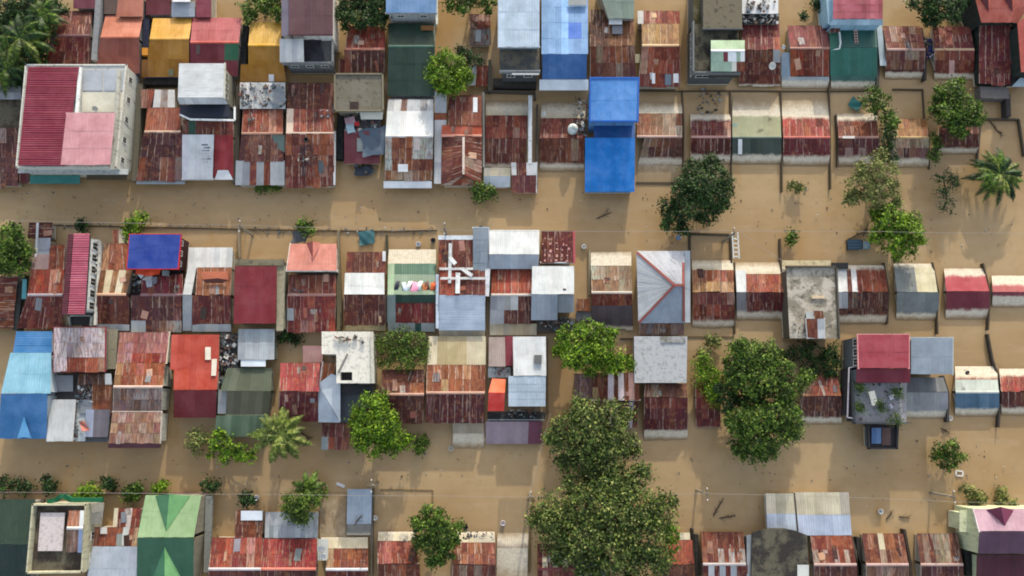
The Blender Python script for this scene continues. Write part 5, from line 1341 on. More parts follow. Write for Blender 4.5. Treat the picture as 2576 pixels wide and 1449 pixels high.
tree('shade_tree', 'upper half of the twin tree group with yellowish highlights', [(1850, 900, 34, .3), (1880, 895, 44, .6), (1925, 905, 42, .5), (1860, 945, 42, .4), (1915, 955, 46, .4), (1960, 935, 34), (1832, 925, 20, -.5), (1970, 975, 30), (2010, 965, 26, -.4), (1935, 880, 24, -.2), (1985, 1000, 22, -.6), (2030, 950, 14, -.8)], 4.0, 'leaf_mid', group=GT, dens=1.9, trunk=.28)
tree('shade_tree', 'lower half of the twin tree group bulging over the water', [(1860, 1060, 42, .3), (1900, 1050, 44, .5), (1950, 1050, 44, .5), (1985, 1060, 38, .1), (1900, 1100, 46, .4), (1950, 1095, 42, .1), (1860, 1110, 30, -.4), (1885, 1145, 26, -.6), (1848, 1065, 18, -.6), (1995, 1090, 24, -.6), (1930, 1135, 24, -.8)], 3.8, 'leaf_mid', group=GT, dens=1.9, trunk=.28)
tree('shade_tree', 'dark tree filling the gap between the two twin crowns', [(1830, 1000, 34), (1850, 970, 30), (1880, 1010, 34), (1930, 1010, 36), (1970, 1020, 24)], 2.6, 'leaf_dark', group=GT, dens=1.6)
tree('creeper', 'bright grassy creeper slope west of the twin trees', [(1765, 922, 24), (1775, 948, 30), (1795, 978, 28), (1800, 1005, 22), (1768, 900, 16), (1800, 950, 26)], 2.3, 'leaf_bright', dens=2.6, flat=.3, size=.12, cat='creeper', group=None)
tree('vine_mound', 'green vine mound smothering the back roof beside the white slab house', [(980, 865, 32), (1015, 860, 34, .2), (1045, 870, 32), (975, 900, 28), (1010, 900, 34, .1), (1045, 905, 26), (1060, 880, 18), (960, 870, 18)], 2.2, 'leaf_mid', dens=1.7, flat=.5, size=.13, cat='vine', group=None)
tree('shade_tree', 'round fresh green tree beside the dark green long roof', [(1105, 165, 26, .2), (1135, 160, 30, .4), (1120, 200, 32, .3), (1155, 190, 28), (1095, 190, 22, -.4), (1140, 220, 22, -.4), (1165, 165, 16, -.7), (1110, 225, 16, -.6)], 3.6, 'leaf_bright', group=GT, dens=2.0)
tree('shade_tree', 'dark shrub just behind the round fresh green alley tree', [(1175, 145, 20), (1195, 155, 18), (1160, 135, 14)], 1.8, 'leaf_dark', group=GT, dens=1.6)
tree('shade_tree', 'cut off bright tree over the alley at the top edge', [(1140, -5, 26), (1170, 5, 28), (1205, 0, 28), (1230, 12, 18)], 3.2, 'leaf_mid', group=GT, dens=1.8)
tree('shade_tree', 'dense dark trees behind the scarlet tin roof at the top edge', [(885, 15, 34), (925, 5, 38), (955, 25, 28), (885, 50, 24), (925, 50, 30), (955, 55, 20), (900, -25, 30), (870, 30, 24), (945, 5, 26)], 3.0, 'leaf_dark', group=GT, dens=2.2)
tree('shade_tree', 'leafy bush at the top edge beside the tall maroon building', [(620, 30, 24), (650, 20, 28), (685, 30, 22), (655, -10, 28), (700, 10, 18)], 2.2, 'leaf_mid', group=GT, dens=1.5)
tree('shade_tree', 'dark green tree at the top edge north of the mottled rust houses', [(2320, 10, 34), (2360, 15, 40, .3), (2400, 10, 34), (2345, 45, 26), (2390, 45, 24), (2360, -25, 34)], 3.6, 'leaf_dark', group=GT, dens=1.8)
tree('shade_tree', 'big dark tree mass in the northwest corner', [(20, 40, 44), (60, 30, 40), (100, 15, 38), (20, 110, 44, -.5), (70, 90, 40), (30, 170, 40, -.8), (75, 150, 36, -.6), (120, 60, 26), (100, 130, 24, -.8), (140, 20, 26), (50, 190, 30, -1), (15, 200, 30, -1), (100, 170, 24, -1), (45, 70, 40), (120, 100, 24, -.6)], 3.2, 'leaf_dark', group=GT, dens=2.2)
tree('shade_tree', 'yellow green tree at the west edge beside the striped red house', [(20, 600, 32), (45, 620, 34, .3), (15, 640, 34, .3), (45, 655, 30), (25, 580, 20, -.4), (65, 640, 18, -.7), (20, 675, 22, -.6)], 3.2, 'leaf_mid', group=GT, dens=1.9)
tree('bush', 'dark leafy creeper below the torn teal tarp in the second row', [(2195, 235, 20), (2215, 250, 22), (2185, 265, 22), (2210, 280, 20), (2230, 300, 14), (2240, 290, 10)], 1.9, 'leaf_mid', cat='bush', dens=1.6, group='bushes')
tree('bush', 'narrow creeper draped between the rusty and the yellowish speckled roofs', [(2238, 320, 12), (2235, 345, 12), (2230, 375, 16), (2245, 395, 14), (2222, 395, 12)], 1.9, 'leaf_dark', cat='bush', dens=1.6, group='bushes')
tree('bush', 'slim green bush between the yellowish speckled and white dotted roofs', [(2350, 350, 12), (2352, 372, 14), (2348, 392, 12)], 1.5, 'leaf_mid', cat='bush', dens=1.5, group='bushes')
tree('bush', 'round bush in the road beside the pale box porch', [(1200, 478, 18), (1222, 482, 20), (1210, 495, 16), (1240, 485, 12)], 1.0, 'leaf_mid', cat='bush', dens=1.7, group='bushes')
tree('bush', 'low green weeds at the foot of the grey fronted house on the road', [(655, 470, 10), (675, 470, 12), (695, 468, 10)], .5, 'leaf_mid', cat='bush', dens=1.4, group='bushes')
tree('bush', 'leafy bush above the cobalt blue roof', [(325, 565, 14), (345, 560, 18), (340, 580, 16), (362, 552, 14), (322, 590, 12)], 1.6, 'leaf_bright', cat='bush', dens=1.5, group='bushes')
tree('bush', 'small papaya bush above the salmon gabled roof', [(765, 568, 16), (780, 570, 14), (758, 562, 10), (775, 585, 10)], 1.4, 'leaf_mid', cat='bush', dens=1.3, group='bushes')
tree('bush', 'short green weeds behind the L shaped white roof', [(725, 845, 14), (745, 852, 14), (715, 852, 10)], .6, 'leaf_dark', cat='bush', dens=1.3, group='bushes')
tree('bush', 'pale leaved bush west of the roadside mango shrub', [(485, 1110, 16), (500, 1125, 16), (490, 1095, 12), (510, 1105, 14)], 1.2, 'leaf_pale', cat='bush', dens=1.3, group='bushes')
tree('bush', 'yellow green mango shrub in front of the olive green tin house', [(550, 1110, 20), (580, 1130, 24), (610, 1140, 22), (545, 1135, 18), (570, 1150, 16), (630, 1150, 12), (555, 1095, 14)], 1.5, 'leaf_bright', cat='bush', dens=1.6, group='bushes')
tree('bush', 'thin weed clump east of the tall roadside tree', [(1050, 1115, 12), (1065, 1110, 12), (1058, 1128, 10)], .7, 'leaf_mid', cat='bush', dens=.9, group='bushes')
tree('bush', 'isolated round green bush in the eastern open water', [(2365, 1130, 16), (2395, 1130, 20), (2375, 1155, 20), (2410, 1150, 16), (2390, 1170, 12), (2355, 1145, 10)], 1.4, 'leaf_mid', cat='bush', dens=1.9, group='bushes')
tree('bush', 'dry pale bush near the floating white frame', [(2440, 1235, 14), (2455, 1250, 16), (2445, 1262, 12), (2470, 1255, 8)], .8, 'leaf_pale', cat='bush', dens=.8, group='bushes')
tree('bush', 'sparse yellow grass tuft beside the purple gabled roof', [(2520, 1255, 10), (2545, 1268, 10), (2518, 1240, 7)], .4, 'leaf_pale', cat='bush', dens=.7, group='bushes')
for (lbl, lo, m) in (
    ('first dark bush from the west edge along the low road wall', [(20, 1215, 18), (45, 1220, 16), (8, 1228, 14), (70, 1225, 12)], 'leaf_dark'),
    ('dark rounded bush second along the low road wall', [(118, 1215, 14), (132, 1220, 14), (122, 1228, 10)], 'leaf_dark'),
    ('pale yellow green bush behind the roofless parapet building', [(195, 1245, 16), (215, 1240, 16), (235, 1228, 14), (205, 1255, 12), (245, 1245, 10)], 'leaf_bright'),
    ('small dark bush tucked behind the pale yellow green one', [(268, 1213, 14), (280, 1222, 10)], 'leaf_dark'),
    ('star shaped green bush above the rust and white patchwork', [(325, 1235, 14), (340, 1240, 12), (333, 1250, 12), (345, 1225, 8)], 'leaf_mid'),
    ('small lime bush behind the mint green roof', [(402, 1225, 10), (412, 1218, 8), (395, 1232, 7)], 'leaf_bright'),
    ('dusky bush on the wall east of the mint green roof', [(520, 1220, 14), (540, 1222, 12)], 'leaf_dark'),
    ('dim bush half sunk north of the small skylight', [(618, 1250, 14), (632, 1256, 12), (620, 1265, 8)], 'leaf_dark'),
    ('little tree on the wall behind the magenta tower', [(205, 563, 10), (208, 572, 8)], 'leaf_dark'),
    ('thin weeds beside the debris in the eastern road', [(1995, 468, 8), (2010, 472, 7)], 'leaf_pale'),
    ('small plant in the water at the top between two houses', [(2022, 40, 8)], 'leaf_dark'),
    ('dark shrub at the top edge beside the light blue painted house', [(2050, 8, 14), (2058, 18, 8)], 'leaf_dark'),
    ('thin green shoots in the yard above the stained concrete slab', [(1992, 590, 8), (1988, 605, 6)], 'leaf_mid'),
    ('muddy weeds behind the twin tree group', [(1785, 855, 14), (1800, 862, 10), (1770, 885, 14)], 'leaf_pale'),
    ('dark overgrown patch between the concrete slab and the balcony house', [(2010, 880, 24), (2050, 890, 28), (2085, 900, 24), (2040, 920, 24), (2085, 930, 18), (1985, 895, 16)], 'leaf_dark'),
    ('tangled bush hugging the west wall of the balcony house', [(2095, 880, 14), (2098, 910, 14), (2092, 945, 12), (2098, 975, 10)], 'leaf_dark'),
    ('bushy weed at the grey terrace foot beside the scarlet roof', [(812, 1240, 8)], 'leaf_mid')):
    tree('bush', lbl, lo, .9, m, cat='bush', dens=1.3, group='bushes', trunk=.05)
tree('shade_tree', 'leafy open tree standing among the southern roofs', [(1085, 1300, 22, .1), (1110, 1310, 26, .3), (1070, 1335, 28, .1), (1110, 1350, 32, .4), (1140, 1340, 22, -.2), (1090, 1385, 26, -.1), (1055, 1320, 16, -.6), (1125, 1385, 20, -.4), (1095, 1415, 14, -.8), (1060, 1370, 16, -.8)], 3.2, 'leaf_mid', group=GT, dens=1.3)
tree('shade_tree', 'small round tree paired with banana leaves above the grey sheets', [(740, 1265, 28), (765, 1280, 32, .3), (750, 1295, 26), (780, 1260, 24), (730, 1290, 20, -.4)], 2.6, 'leaf_mid', group=GT, dens=1.8, size=.13)

def frond(mb_list, base, yaw, length, lift, drop, wid, n=22):
    """one frond: arching midrib with paired leaflets"""
    d = np.array([math.cos(yaw), math.sin(yaw), 0.]); s = np.array([-d[1], d[0], 0.])
    pts = []
    for i in range(n + 1):
        t = i / n
        p = np.array(base) + d * length * (t - .12 * t * t) + np.array([0, 0, lift * math.sin(t * 2.0) * .8 - drop * t * t])
        pts.append(p)
    V = []
    for i in range(1, n + 1):
        t = i / n
        w = wid * math.sin(math.pi * min(1, t * .8 + .18)) * random.uniform(.8, 1.1)
        for sg in (-1, 1):
            a = pts[i]; f = (pts[i] - pts[i - 1])
            tip = a + s * sg * w + f * 1.6 + np.array([0, 0, -.5 * w + random.uniform(-.08, .05)])
            V.append([a - f * .3, a + f * .75 + np.array([0, 0, .01]), tip, (a + tip) / 2 - f * .5])
    rib = [np.array([-s * .05 + p + np.array([0, 0, .02]), s * .05 + p + np.array([0, 0, .02])]) for p in pts]
    for i in range(n):
        V.append([rib[i][0], rib[i][1], rib[i + 1][1], rib[i + 1][0]])
    return np.array(V)

def palm(label, u, v, z, r, mat, nf=18, name='coconut_palm', group='palms', drop=1.2, wid=.75, rg=None, cat='palm'):
    c = P(u, v, z); e = empty(name, Vector((c.x, c.y, 0)), label, cat, group)
    top = Vector((0, 0, z))
    mb = MB(); mb.tube([Vector((.15, .1, -2.4)), Vector((.1, 0, z * .5)), top], [.2, .15, .13], 8); mb.build('trunk', 'bark', e)
    for i in range(nf):
        yaw = i * 2.399 + random.uniform(-.2, .2)
        k = i / nf
        L = r / 20.0 * random.uniform(.8, 1.08) * (.75 + .3 * k)
        V = frond(None, top, yaw, L, 1.1 - .9 * k, drop * (.4 + .9 * k), wid)
        V[:, :, 2] = np.maximum(V[:, :, 2], .02)
        obj('frond', quads_mesh('frond', V), mat if isinstance(mat, str) else random.choice(mat), e)
    return e
palm('pale coconut palm leaning over the olive green tin house front', 705, 1095, 3.6, 90, 'leaf_palm', nf=20)
palm('coconut palm with silvery fronds at the east edge', 2515, 437, 2.6, 88, ['leaf_dark', 'leaf_dark', 'leaf_dark', 'leaf_mid', 'leaf_palm'], nf=40)
palm('dark palm among the trees of the northwest corner', 50, 95, 4.8, 90, ['leaf_dark', 'leaf_mid', 'leaf_mid', 'leaf_palm'], nf=20)
palm('darker palm crown deeper in the northwest corner', 105, 40, 4.4, 70, ['leaf_dark', 'leaf_mid'], nf=18)
palm('dark palm low on the west edge of the northwest trees', 15, 175, 4.0, 66, ['leaf_dark', 'leaf_mid'], nf=16)
palm('yellowish palm tip nearest the corner in the northwest trees', 30, 130, 4.0, 60, 'leaf_pale', nf=12)
palm('banana plant above the small round southern tree', 775, 1228, 2.6, 50, 'leaf_mid', nf=12, name='banana_plant', wid=.55)
palm('young palm squeezed between two roofs of the second row', 2245, 310, 2.2, 34, 'leaf_mid', nf=9, name='banana_plant', wid=.4)
for q, (pu, pv) in enumerate(((2157, 972), (2255, 988), (2210, 1018), (2250, 1050), (2160, 1020))):
    tree('potted_plant', ['potted plant at the north west corner of the roof terrace', 'tall potted plant at the east side of the roof terrace', 'potted plant in the middle of the roof terrace', 'yellow green potted plant at the south east corner of the roof terrace', 'potted plant by the west parapet of the roof terrace'][q],
         [(pu, pv, 11, .1), (pu + 7, pv + 8, 9, 0)], 3.5, 'leaf_mid', cat='plant', dens=1.2, group='terrace plants', trunk=.04, size=.1)

# ------------------------------------------------------------------ lot walls, wires, poles
GW = 'lot walls at the waterline'
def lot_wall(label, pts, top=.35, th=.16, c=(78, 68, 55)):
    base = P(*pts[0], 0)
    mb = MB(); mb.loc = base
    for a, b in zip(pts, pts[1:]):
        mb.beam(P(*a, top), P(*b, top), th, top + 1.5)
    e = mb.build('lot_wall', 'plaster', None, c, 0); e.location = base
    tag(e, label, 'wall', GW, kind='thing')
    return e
lot_wall('dark lot wall running from the mottled cream and rust roof up to the tin row', [(1716, 226), (1720, 300), (1719, 470)])
lot_wall('lot wall between the stick strewn yard and the olive green roof', [(1838, 226), (1840, 415), (1841, 470)])
lot_wall('lot wall between the olive green and the bright red fronted roofs', [(1965, 226), (1967, 345), (1968, 482)], .5)
lot_wall('lot wall east of the bright red fronted roof', [(2086, 205), (2089, 345), (2090, 475)], .5)
lot_wall('long back wall behind the cream mud yards of the second row', [(1605, 228), (1720, 229), (1835, 228), (1960, 229)], .2)
lot_wall('back wall behind the bright red fronted roof', [(1966, 229), (2085, 229), (2190, 228)], .2)
lot_wall('wall around the empty flooded yard under the mottled rust house', [(2246, 224), (2322, 225), (2326, 300), (2338, 340), (2338, 425)], .25)
lot_wall('dark wall east of the teal green roof', [(2208, 62), (2212, 130), (2208, 222)], .9, .35, (66, 64, 60))
lot_wall('leaning dark wall between the two mottled rust houses', [(2318, 70), (2330, 125), (2328, 200)], .9, .3, (60, 56, 54))
lot_wall('dark angular wall around the debris yard at the east edge', [(2460, 400), (2468, 298), (2564, 300), (2578, 392)], .4, .22, (74, 66, 56))
lot_wall('low muddy wall west of the rusty roof flanked by creepers', [(2104, 288), (2108, 345), (2108, 418)], .5)
lot_wall('pale lot wall north of the blue roofed fence yard', [(1483, 628), (1483, 742)], .5, .2, (150, 140, 115))
lot_wall('dark fence round the sunken yard with the amber rust roof', [(1736, 655), (1735, 588), (1838, 590), (1841, 680)], .3, .25, (60, 54, 46))
lot_wall('wall between the amber and the orange roofs', [(1847, 660), (1851, 735), (1849, 840)], .5)
lot_wall('thin wall rising from the west side of the stained concrete slab', [(1963, 600), (1966, 690)], .5, .2)
lot_wall('curved wall east of the striped bright streaked roof', [(2224, 660), (2236, 735), (2233, 815)], .6)
lot_wall('wall east of the weathered grey blue roof', [(2347, 660), (2362, 735), (2359, 800), (2360, 840)], .6)
lot_wall('wall east of the smooth red roof', [(2474, 662), (2492, 735), (2487, 830)], .6)
lot_wall('thick dark wall between the faded sky blue and the east edge roofs', [(2486, 840), (2498, 905), (2517, 960), (2516, 1020), (2513, 1075)], .6, .22, (64, 58, 52))
lot_wall('wall east of the blue grey flat roofed house', [(2372, 945), (2386, 990), (2385, 1062)], .7, .3, (60, 60, 62))
lot_wall('lot wall beside the submerged roof with the tin panel', [(937, 1228), (934, 1450)], .7, .25, (96, 90, 80))
lot_wall('lot wall beyond the faint brown square roof', [(1340, 1250), (1334, 1340), (1332, 1440)], .15, .25, (110, 92, 62))
lot_wall('short wall stub above the orange rust roof peeking out', [(1742, 1330), (1750, 1450)], .7, .25, (50, 46, 42))
lot_wall('wall stub between the two brick rust roofs of the south row', [(2276, 1332), (2292, 1420), (2293, 1460)], .9, .3, (60, 52, 46))
lot_wall('thin wall just east of the curling white streak roof', [(2142, 1350), (2162, 1420), (2163, 1460)], .9, .3, (80, 74, 66))
lot_wall('low pinkish road wall along the southwest bushes', [(-20, 1238), (300, 1240), (525, 1241)], .25, .25, (130, 104, 90))
lot_wall('front fence of the third row houses seen as a dark line at the west', [(130, 566), (330, 570), (605, 576), (850, 580)], .2, .12)
lot_wall('front fence of the third row houses near the teal tarp', [(855, 580), (1000, 582), (1100, 578)], .2, .12)
lot_wall('yard divider behind the rust dotted roof', [(850, 580), (856, 740), (858, 820)], .8, .2, (120, 110, 92))
lot_wall('yard divider behind the pale tin house', [(600, 572), (602, 650)], .6, .2, (130, 118, 100))
lot_wall('mossy divider wall north of the clothes roof', [(972, 590), (974, 640)], .6, .25, (60, 62, 48))
lot_wall('concrete passage wall between the orange rust roof and the neat rusty one', [(1216, 232), (1217, 420)], 1.6, .25, (150, 148, 140))
lot_wall('dark passage wall beside the rusty house with the white tank', [(1352, 262), (1350, 470)], .9, .25, (70, 64, 58))
lot_wall('backyard wall behind the neat rusty roof', [(1218, 228), (1345, 232), (1346, 250)], .6, .3, (84, 76, 66))
lot_wall('tall grey boundary wall beside the salmon orange roof', [(249, -40), (243, 60), (236, 150)], 2.6, .7, (128, 130, 134))
lot_wall('pale passage wall behind the four banded rust roof', [(1376, 850), (1378, 1040)], .5, .2, (110, 92, 66))
lot_wall('sunken south wall of the yard behind the vivid green tree', [(1560, 852), (1604, 852)], .2)
lot_wall('south wall of the amber roof yard', [(1728, 848), (1846, 848)], .1, .2, (110, 92, 66))
lot_wall('low wall ending the yard under the mottled cream and rust roof', [(1600, 460), (1717, 461)], .12, .25)
lot_wall('outline of a sunken yard wall beside the southern leafy tree', [(958, 1232), (1088, 1234), (1088, 1290)], .06, .2, (120, 100, 70))
lot_wall('outline of a sunken wall south west of the olive green roof', [(605, 1285), (652, 1284)], .3, .2, (100, 92, 80))

for lbl, pts, top, th, c in (  # mostly dark walls added to darken the gaps between houses
    ('dark navy wall added to darken the passage between the salmon and the golden yellow roofs', [(368, 46), (366, 125)], 1.9, .8, (38, 42, 62)),
    ('dark wall added as shade in the passage between the faded crimson and the mustard yellow roofs', [(617, 62), (612, 165)], 1.7, .7, (36, 38, 42)),
    ('dark strip added for the alley shade below the golden yellow roof', [(360, 205), (446, 205)], 1.1, .8, (44, 42, 40)),
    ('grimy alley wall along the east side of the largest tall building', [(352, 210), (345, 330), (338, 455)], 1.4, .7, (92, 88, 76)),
    ('dark wall added to shade the alley between the white block and the rust and grey house', [(600, 215), (597, 330), (590, 460)], 1.4, .6, (70, 66, 60)),
    ('black strip added to darken the channel beside the broad dark rusty roof', [(856, 286), (854, 400)], .9, .9, (40, 44, 44)),
    ('dark wall added to shade the alley at the west edge of the third row', [(52, 690), (44, 760), (38, 830)], 1.2, .7, (58, 60, 58)),
    ('narrow dark wall added to shade the gap between the salmon gable and the channel yard', [(850, 690), (852, 830)], 1.0, .4, (104, 98, 80)),
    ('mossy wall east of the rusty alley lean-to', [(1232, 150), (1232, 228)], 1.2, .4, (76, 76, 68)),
    ('dark strip added as shade under the eave of the cobalt house passage', [(336, 690), (332, 742)], 1.2, .8, (30, 30, 34)),
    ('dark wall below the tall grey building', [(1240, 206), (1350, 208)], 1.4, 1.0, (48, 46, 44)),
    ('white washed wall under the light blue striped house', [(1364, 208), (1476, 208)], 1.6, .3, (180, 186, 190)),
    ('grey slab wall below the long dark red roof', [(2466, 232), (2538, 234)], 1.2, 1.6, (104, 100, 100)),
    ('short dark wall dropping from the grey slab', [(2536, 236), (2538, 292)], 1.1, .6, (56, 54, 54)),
    ('black wall added as the shade of the side alley between the purple gable and the antenna roof', [(2436, 1352), (2446, 1449)], 1.2, 1.3, (34, 36, 36)),
    ('dark wall added to shade the alley west of the black tarred roof', [(1752, 1345), (1758, 1449)], .8, .5, (44, 42, 40)),
    ('dark wall added to shade the alley between curling white streak and brick rust roofs', [(2160, 1352), (2164, 1449)], .9, .5, (46, 44, 42))):
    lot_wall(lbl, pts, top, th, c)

def power_line(label, pts, sag=.35, lines=((0, 0), (.35, .0)), poles=()):
    base = P(*pts[0][:2], 0)
    e = empty('power_line', base, label, 'power line', 'overhead power lines')
    for (dx, dz) in lines[:1]:
        mb = MB(); path = []
        for a, b in zip(pts, pts[1:]):
            A, B = P(*a), P(*b)
            for i in range(9):
                t = i / 8
                p = A.lerp(B, t) - base
                p.z -= sag * 4 * t * (1 - t) - dz; p.y += dx
                path.append(p)
        mb.tube(path, .022, 4)
        mb.build('wire', 'plain', e, (150, 146, 138))
def pole(label, u, v, hgt=5.2, c=(130, 124, 112)):
    base = P(u, v, hgt); base.z = 0
    e = empty('utility_pole', base, label, 'pole', 'utility poles')
    mb = MB(); mb.tube([Vector((0, 0, -2.4)), Vector((0, 0, hgt))], [.16, .11], 8); mb.build('post', 'plaster', e, c)
    mb = MB(); mb.box(Vector((0, 0, hgt - .25)), .1, 1.5, .1); mb.box(Vector((0, 0, hgt - .75)), 1.0, .1, .1); mb.build('crossarm', 'plain', e, (120, 112, 100))
    for dy in (-.65, 0, .65):
        mb = MB(); mb.lathe(Vector((0, dy, hgt - .2)), [(.05, 0), (.08, .08), (.05, .14), (.07, .2)], 8); mb.build('insulator', 'plain', e, (215, 215, 210))
PZ = 5.0
power_line('long thin wire over the third row fronts west of the channel', [(-30, 552, PZ), (300, 560, PZ), (600, 566, PZ), (1115, 578, PZ)])
power_line('long thin wire over the third row fronts east of the red battened roof', [(1115, 578, PZ), (1480, 582, PZ), (1845, 580, PZ), (2200, 582, PZ), (2600, 586, PZ)])
power_line('wire along the southern road up to the middle of the picture', [(-30, 1238, PZ), (520, 1243, PZ), (930, 1247, PZ), (1330, 1250, PZ)])
power_line('wire along the southern road from the big trees to the east', [(1330, 1250, PZ), (1780, 1242, PZ), (2100, 1250, PZ), (2400, 1262, PZ), (2600, 1268, PZ)])
power_line('single slanting service wire over the water by the largest tree', [(1330, 1250, 4.6), (1385, 1040, 3.4)], .2, ((0, 0),))
power_line('single slanting service wire over the eastern yards', [(1857, 580, 4.8), (1975, 660, 3.5)], .2, ((0, 0),))
pole('utility pole on the road edge above the salmon gable', 602, 568)
pole('short pole topped by a white cap next to the grey blue column roof', 1118, 574)
pole('utility pole beside the white ladder frame', 1848, 586)
pole('utility pole near the southern grey terrace house', 934, 1222)
pole('utility pole half hidden by the largest tree', 1336, 1252)
pole('utility pole with white insulators over the southern water', 1780, 1243)
pole('utility pole rising beside the pale dry bush', 2402, 1250)

# ------------------------------------------------------------------ small things
def piece(name, label, cat, u, v, z, build, group=None, color=(128, 128, 128), mat='plain', rz=0., smooth=False):
    o_loc = P(u, v, z)
    mb = MB(); build(mb)
    me = mesh_py(name, mb.v, mb.f)
    if smooth: me.shade_smooth()
    o = obj(name, me, mat, None, color); o.location = o_loc; o.rotation_euler = (0, 0, rz)
    return tag(o, label, cat, group)

def dish(label, u, v, z, r=.45, c=(205, 205, 200)):
    e = empty('satellite_dish', P(u, v, z), label, 'satellite dish', 'satellite dishes')
    mb = MB(); n = 16
    mb.lathe(Vector((0, 0, .55)), [(.03, -.10), (r * .5, -.07), (r * .85, .02), (r, .1), (r * .97, .12), (r * .8, .045), (r * .45, -.04), (.03, -.07)], n)
    d = mb.build('reflector', 'plain', e, c); d.rotation_euler = (.5, .2, 0)
    mb = MB(); mb.tube([Vector((0, 0, 0)), Vector((0, 0, .5))], .035, 6); mb.build('mast', 'plain', e, (90, 90, 90))
    mb = MB(); mb.tube([Vector((0, -.1, .55)), Vector((.1, -.55, .95))], .02, 5); mb.box(Vector((.1, -.56, .98)), .1, .1, .1); mb.build('receiver', 'plain', e, (110, 110, 110))
dish('white satellite dish on the deck of the largest tall building', 243, 272, 4.5, .35)
dish('upper satellite dish at the half drowned southern house', 808, 1372, 1.8)
dish('lower satellite dish at the half drowned southern house', 812, 1390, 1.8, .38)
dish('satellite dish on the west side of the rusty house with the white tank', 1365, 285, 1.0, .3)
dish('round dish at the corner of the dark maroon terrace house', 1937, 165, 3.0, .5)
dish('small dish near the gutter of the maroon terrace house', 1965, 118, 2.8, .3)
dish('dish among the tools on the back wall of the sky blue front roof', 2424, 932, 1.4, .3, (60, 60, 62))

e = empty('water_tank', P(1440, 328, 1.4), 'white round water tank amid dark junk on the rusty roof', 'water tank')
mb = MB(); mb.lathe(Vector((0, 0, 0)), [(.62, 0), (.66, .1), (.66, .75), (.5, .95), (.2, 1.05), (.2, 1.12)], 20); mb.build('tank_body', 'plain', e, (196, 205, 202), smooth=True)
mb = MB(); mb.lathe(Vector((0, 0, 1.1)), [(.24, 0), (.24, .07), (.1, .1)], 14); mb.build('tank_lid', 'plain', e, (150, 160, 160))
mb = MB(); mb.tube([Vector((.6, 0, .2)), Vector((1.0, .1, .2)), Vector((1.1, .1, -.3))], .04, 6); mb.build('tank_pipe', 'plain', e, (90, 90, 90))

def clutter(label, poly, z, n, seed, smin=.12, smax=.5, cat='clutter', name='household_clutter'):
    """loose heap of small things nobody could count"""
    rg = random.Random(seed)
    c = P(sum(p[0] for p in poly) / len(poly), sum(p[1] for p in poly) / len(poly), z)
    x0, x1 = min(p[0] for p in poly), max(p[0] for p in poly); y0, y1 = min(p[1] for p in poly), max(p[1] for p in poly)
    mb = MB()
    for i in range(n):
        q = P(rg.uniform(x0, x1), rg.uniform(y0, y1), z) - c
        s = rg.uniform(smin, smax) * .85
        ty = rg.random()
        if ty < .55: mb.box(q + Vector((0, 0, s * .3)), s * rg.uniform(.4, 1.6), s * rg.uniform(.4, 1.2), s * rg.uniform(.3, .9), rg.uniform(0, 3), rg.uniform(-.3, .3))
        elif ty < .75:
            a = rg.uniform(0, 3.14); d = Vector((math.cos(a), math.sin(a), rg.uniform(-.1, .1))) * s * 1.1
            mb.tube([q - d + Vector((0, 0, .2)), q + d + Vector((0, 0, .2))], .04, 5)
        else: mb.lathe(q, [(s * .35, 0), (s * .4, s * .3), (s * .3, s * .6), (s * .1, s * .62)], 8)
    o = obj(name, mesh_py(name, mb.v, mb.f), 'clutter'); o.location = c
    return tag(o, label, cat, kind='stuff')
R = lambda x0, y0, x1, y1: [(x0, y0), (x1, y1)]
clutter('heap of white and grey household things on the back roof beside the white block', R(606, 212, 716, 270), 2.35, 110, 1)
clutter('scatter of pale odds and ends down the side of the rust and grey house', R(622, 276, 640, 305), 2.5, 14, 2)
clutter('pile of laundry basins and rags on the maroon lean-to', R(868, 290, 952, 335), 1.7, 70, 3)
clutter('black heap of buckets and scrap beside the grey sheets', R(556, 842, 598, 930), 1.8, 130, 4)
clutter('courtyard jumble of furniture under the framed roof', R(195, 960, 232, 1010), 2.1, 60, 5)
clutter('row of potted things and bottles along the skylight house ledge', R(1278, 1030, 1368, 1052), 1.35, 60, 6, .1, .3)
clutter('rags and cans on the narrow ledge above the small orange awning', R(1230, 922, 1280, 948), 2.0, 30, 7, .1, .35)
clutter('dark junk strewn behind the maroon terrace house', R(1868, 34, 1955, 60), 2.6, 70, 8)
clutter('white laundry bundle on the terrace at the top', R(1880, 0, 1950, 30), 3.1, 30, 9)
clutter('junk around the white water tank', R(1445, 250, 1480, 345), 1.2, 80, 10)
clutter('blackened pots beneath the high white roof', R(1352, 795, 1440, 830), 1.0, 70, 11)
clutter('tables and pots standing on the planted roof terrace', R(2155, 965, 2270, 1055), 3.0, 26, 12, .15, .45)
clutter('charred scraps lying on the broad dark rusty roof', R(745, 380, 815, 410), 2.3, 22, 13, .1, .4)
clutter('sticks and scraps floating in the yard behind the smaller maroon roof', R(1752, 222, 1812, 300), .05, 60, 14, .08, .35)
clutter('bits of rubbish on the corner of the broad dark roof', R(808, 275, 838, 295), 2.6, 18, 15, .1, .3)
clutter('odds and ends under the raised cobalt blue roof', R(332, 682, 372, 735), 1.8, 40, 16, .12, .45)
clutter('row of small jars along the courtyard gutter wall', R(186, 1015, 196, 1105), 2.0, 22, 17, .12, .3)
clutter('rubble on the muddy eave west of the leafy south tree', R(1005, 1345, 1065, 1365), .8, 40, 18, .08, .3)
clutter('rubble washed against the mottled southern roof', R(1165, 1335, 1240, 1362), .5, 40, 19, .08, .3)
clutter('heap of pale stones at the foot of the grey terrace', R(1625, 1340, 1660, 1370), .3, 16, 20, .08, .3)
clutter('rags lying on the rusty speckled roof', R(728, 726, 768, 742), 2.4, 22, 21, .12, .4)
clutter('flotsam caught along the third row fence', R(140, 562, 590, 574), .08, 70, 22, .06, .28)
